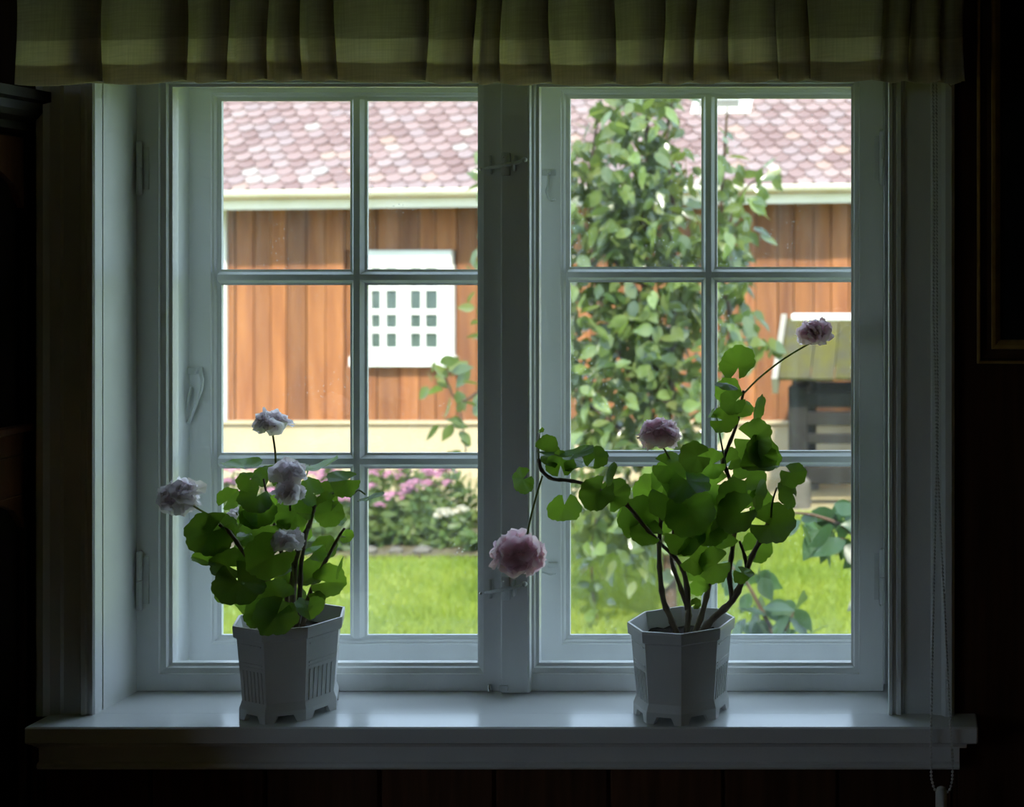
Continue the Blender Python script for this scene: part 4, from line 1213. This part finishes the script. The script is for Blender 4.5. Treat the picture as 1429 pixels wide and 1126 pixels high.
nb = thing('garden_bush', 'low dark blue-green bush twigs reaching over the lawn', 'shrub')
YN = 2.6
branch(nb, [(1290, 1260), (1270, 1000), (1230, 820), (1190, 745), (1140, 720), (1100, 715)], .012, .004, Y0=YN)
branch(nb, [(1270, 1000), (1200, 780), (1165, 755), (1168, 775)], .008, .003, Y0=YN)
branch(nb, [(1140, 1300), (1110, 1000), (1085, 900), (1062, 850), (1040, 810), (1020, 790)], .012, .004, Y0=YN)
branch(nb, [(1085, 900), (1100, 870), (1110, 850)], .006, .003, Y0=YN)
branch(nb, [(1140, 1300), (1270, 1200), (1290, 1260)], .012, .012, Y0=YN)
leaf_cloud(nb, [(1140, 722, 45, 14, 1), (1160, 750, 24, 24, 1), (1205, 740, 30, 40, .8), (1055, 815, 35, 22, .55), (1035, 790, 20, 20, .6), (1065, 860, 45, 18, 1.0), (1105, 848, 18, 12, .9), (1095, 910, 60, 30, .8), (1030, 885, 20, 8, .5), (1240, 850, 50, 60, .6), (1180, 1000, 90, 80, .5)],
           YN, .16, 210, .10, (DV, DF), DME, 210, random.Random(5), None)

# ------------------------------------------------------------------ flowers in the bed
BV, BF, BME = shrub_leaf('leaf', MT['bed_leaf'], .22)
def blossom_mesh(m, seed):
    r = random.Random(seed); vs = []; fs = []
    for i in range(16):
        a = r.uniform(0, 6.283); zf = r.uniform(.0, 1); rr_ = (1-zf*zf)**.5*r.uniform(.6, 1)
        c = Vector((rr_*math.cos(a), rr_*math.sin(a), zf*.7))
        Mx = Matrix.Translation(c) @ frame_from(c+Vector((0, 0, .3)), Vector((r.uniform(-1, 1), 1, 0)))
        b_ = len(vs); vs.append(tuple(Mx @ Vector((0, 0, -.05))))
        for k in range(10):
            q = .36*(1 if k % 2 else .62); an = 6.283*k/10
            vs.append(tuple(Mx @ Vector((q*math.cos(an), q*math.sin(an), .04))))
        fs += [(b_, b_+1+k, b_+1+(k+1) % 10) for k in range(10)]
    return raw('blossom', vs, fs, m)
BL = {'phlox': [blossom_mesh(MT['phlox'], 1), blossom_mesh(MT['phlox'], 2)], 'phlox_white': [blossom_mesh(MT['phlox_white'], 3)]}
def bed_plant(u, Y, h, kind, nb_, sp, label, seed, lsize=.10, nl=70):
    r = random.Random(seed)
    x0 = PX(u, Y)
    t = bpy.data.objects.new('garden_flower', None); t.empty_display_size = .05; COL.objects.link(t)
    t.location = (x0, Y, ZG+.02)
    tag(t, label, 'flower', 'flowers in the garden bed')
    sm = MB(); vs = []; fs = []
    for i in range(9):
        a = r.uniform(0, 6.283); q = r.uniform(.2, 1)*sp
        tip = Vector((q*math.cos(a), q*math.sin(a)*.6, h*r.uniform(.75, 1)))
        sm.tube([(0.02*math.cos(a), .02*math.sin(a), 0), tip*.5+Vector((0, 0, .04)), tip], [.005, .004, .003], 5)
        for k in range(nl//9):
            f = r.uniform(.08, .92); p_ = tip*f
            s = lsize*r.uniform(.7, 1.2)
            Mx = Matrix.Translation(p_) @ frame_from((r.uniform(-1, 1), r.uniform(-1, .4), r.uniform(.2, 1)), (r.uniform(-1, 1), r.uniform(-1, 1), r.uniform(-.2, .4))) @ Matrix.Diagonal((s*1.3, s*1.3, s, 1))
            b_ = len(vs); vs += [tuple(Mx @ Vector(v)) for v in BV]; fs += [[w+b_ for w in f2] for f2 in BF]
        if i < nb_:
            s = r.uniform(.045, .075)
            link('blossom', r.choice(BL[kind]), t, Matrix.Translation(tip) @ Matrix.Diagonal((s, s, s*.8, 1)))
    link('stems', sm.mesh('stems', MT['bed_leaf']), t)
    o = link('foliage', raw('foliage', vs, fs, MT['bed_leaf'], True), t); o['kind'] = 'stuff'
PK = 'tall pink-flowered garden plant at the back of the bed near the barn'
PL = 'short garden plant with few pink flowers at the front of the bed'
WH = 'low white-flowered garden plant at the edge of the bed'
GN = 'flowerless leafy green garden plant in the bed'
k = 0
for u in (285, 325, 365, 405, 445, 480, 512, 540, 565, 592, 618):
    k += 1; bed_plant(u, 8.75+.35*math.sin(k*2.1), .54+.06*math.sin(k*1.7), 'phlox', 7, .20, PK, 100+k)
for u in (300, 350, 400, 440, 478, 508, 535, 560, 590):
    k += 1; bed_plant(u, 8.15+.12*math.sin(k*3), .42+.05*math.sin(k*2.3), 'phlox', 2, .19, PL, 100+k, .09)
for u in (606, 640):
    k += 1; bed_plant(u, 7.98, .30, 'phlox_white', 2, .15, WH, 100+k, .07)
for u in (430, 470, 505, 535, 570, 622, 665):
    k += 1; bed_plant(u, 7.95+.1*math.sin(k), .22+.05*math.sin(k*1.9), 'phlox', 0, .18, GN, 100+k, .09, 60)
for u in (655,):
    k += 1; bed_plant(u, 8.7, .5, 'phlox', 0, .26, GN, 100+k, .10, 80)
# low stones edging the bed
rk = random.Random(6)
for i, u in enumerate((516, 553, 590)):
    Y = 7.78; s = rk.uniform(.035, .055)
    m = MB().ball((0, 0, 0), 1, 9, 6)
    m.v = [(a*s*1.3*rk.uniform(.85, 1.1), b_*s*rk.uniform(.85, 1.1), c*s*.7*rk.uniform(.85, 1.1)) for a, b_, c in m.v]
    o = m.build('edging_stone', MT['stone']); o.location = (PX(u, Y), Y, ZG+.03+s*.3)
    tag(o, 'small grey edging stone between bed and lawn', 'stone', 'edging stones of the flower bed')
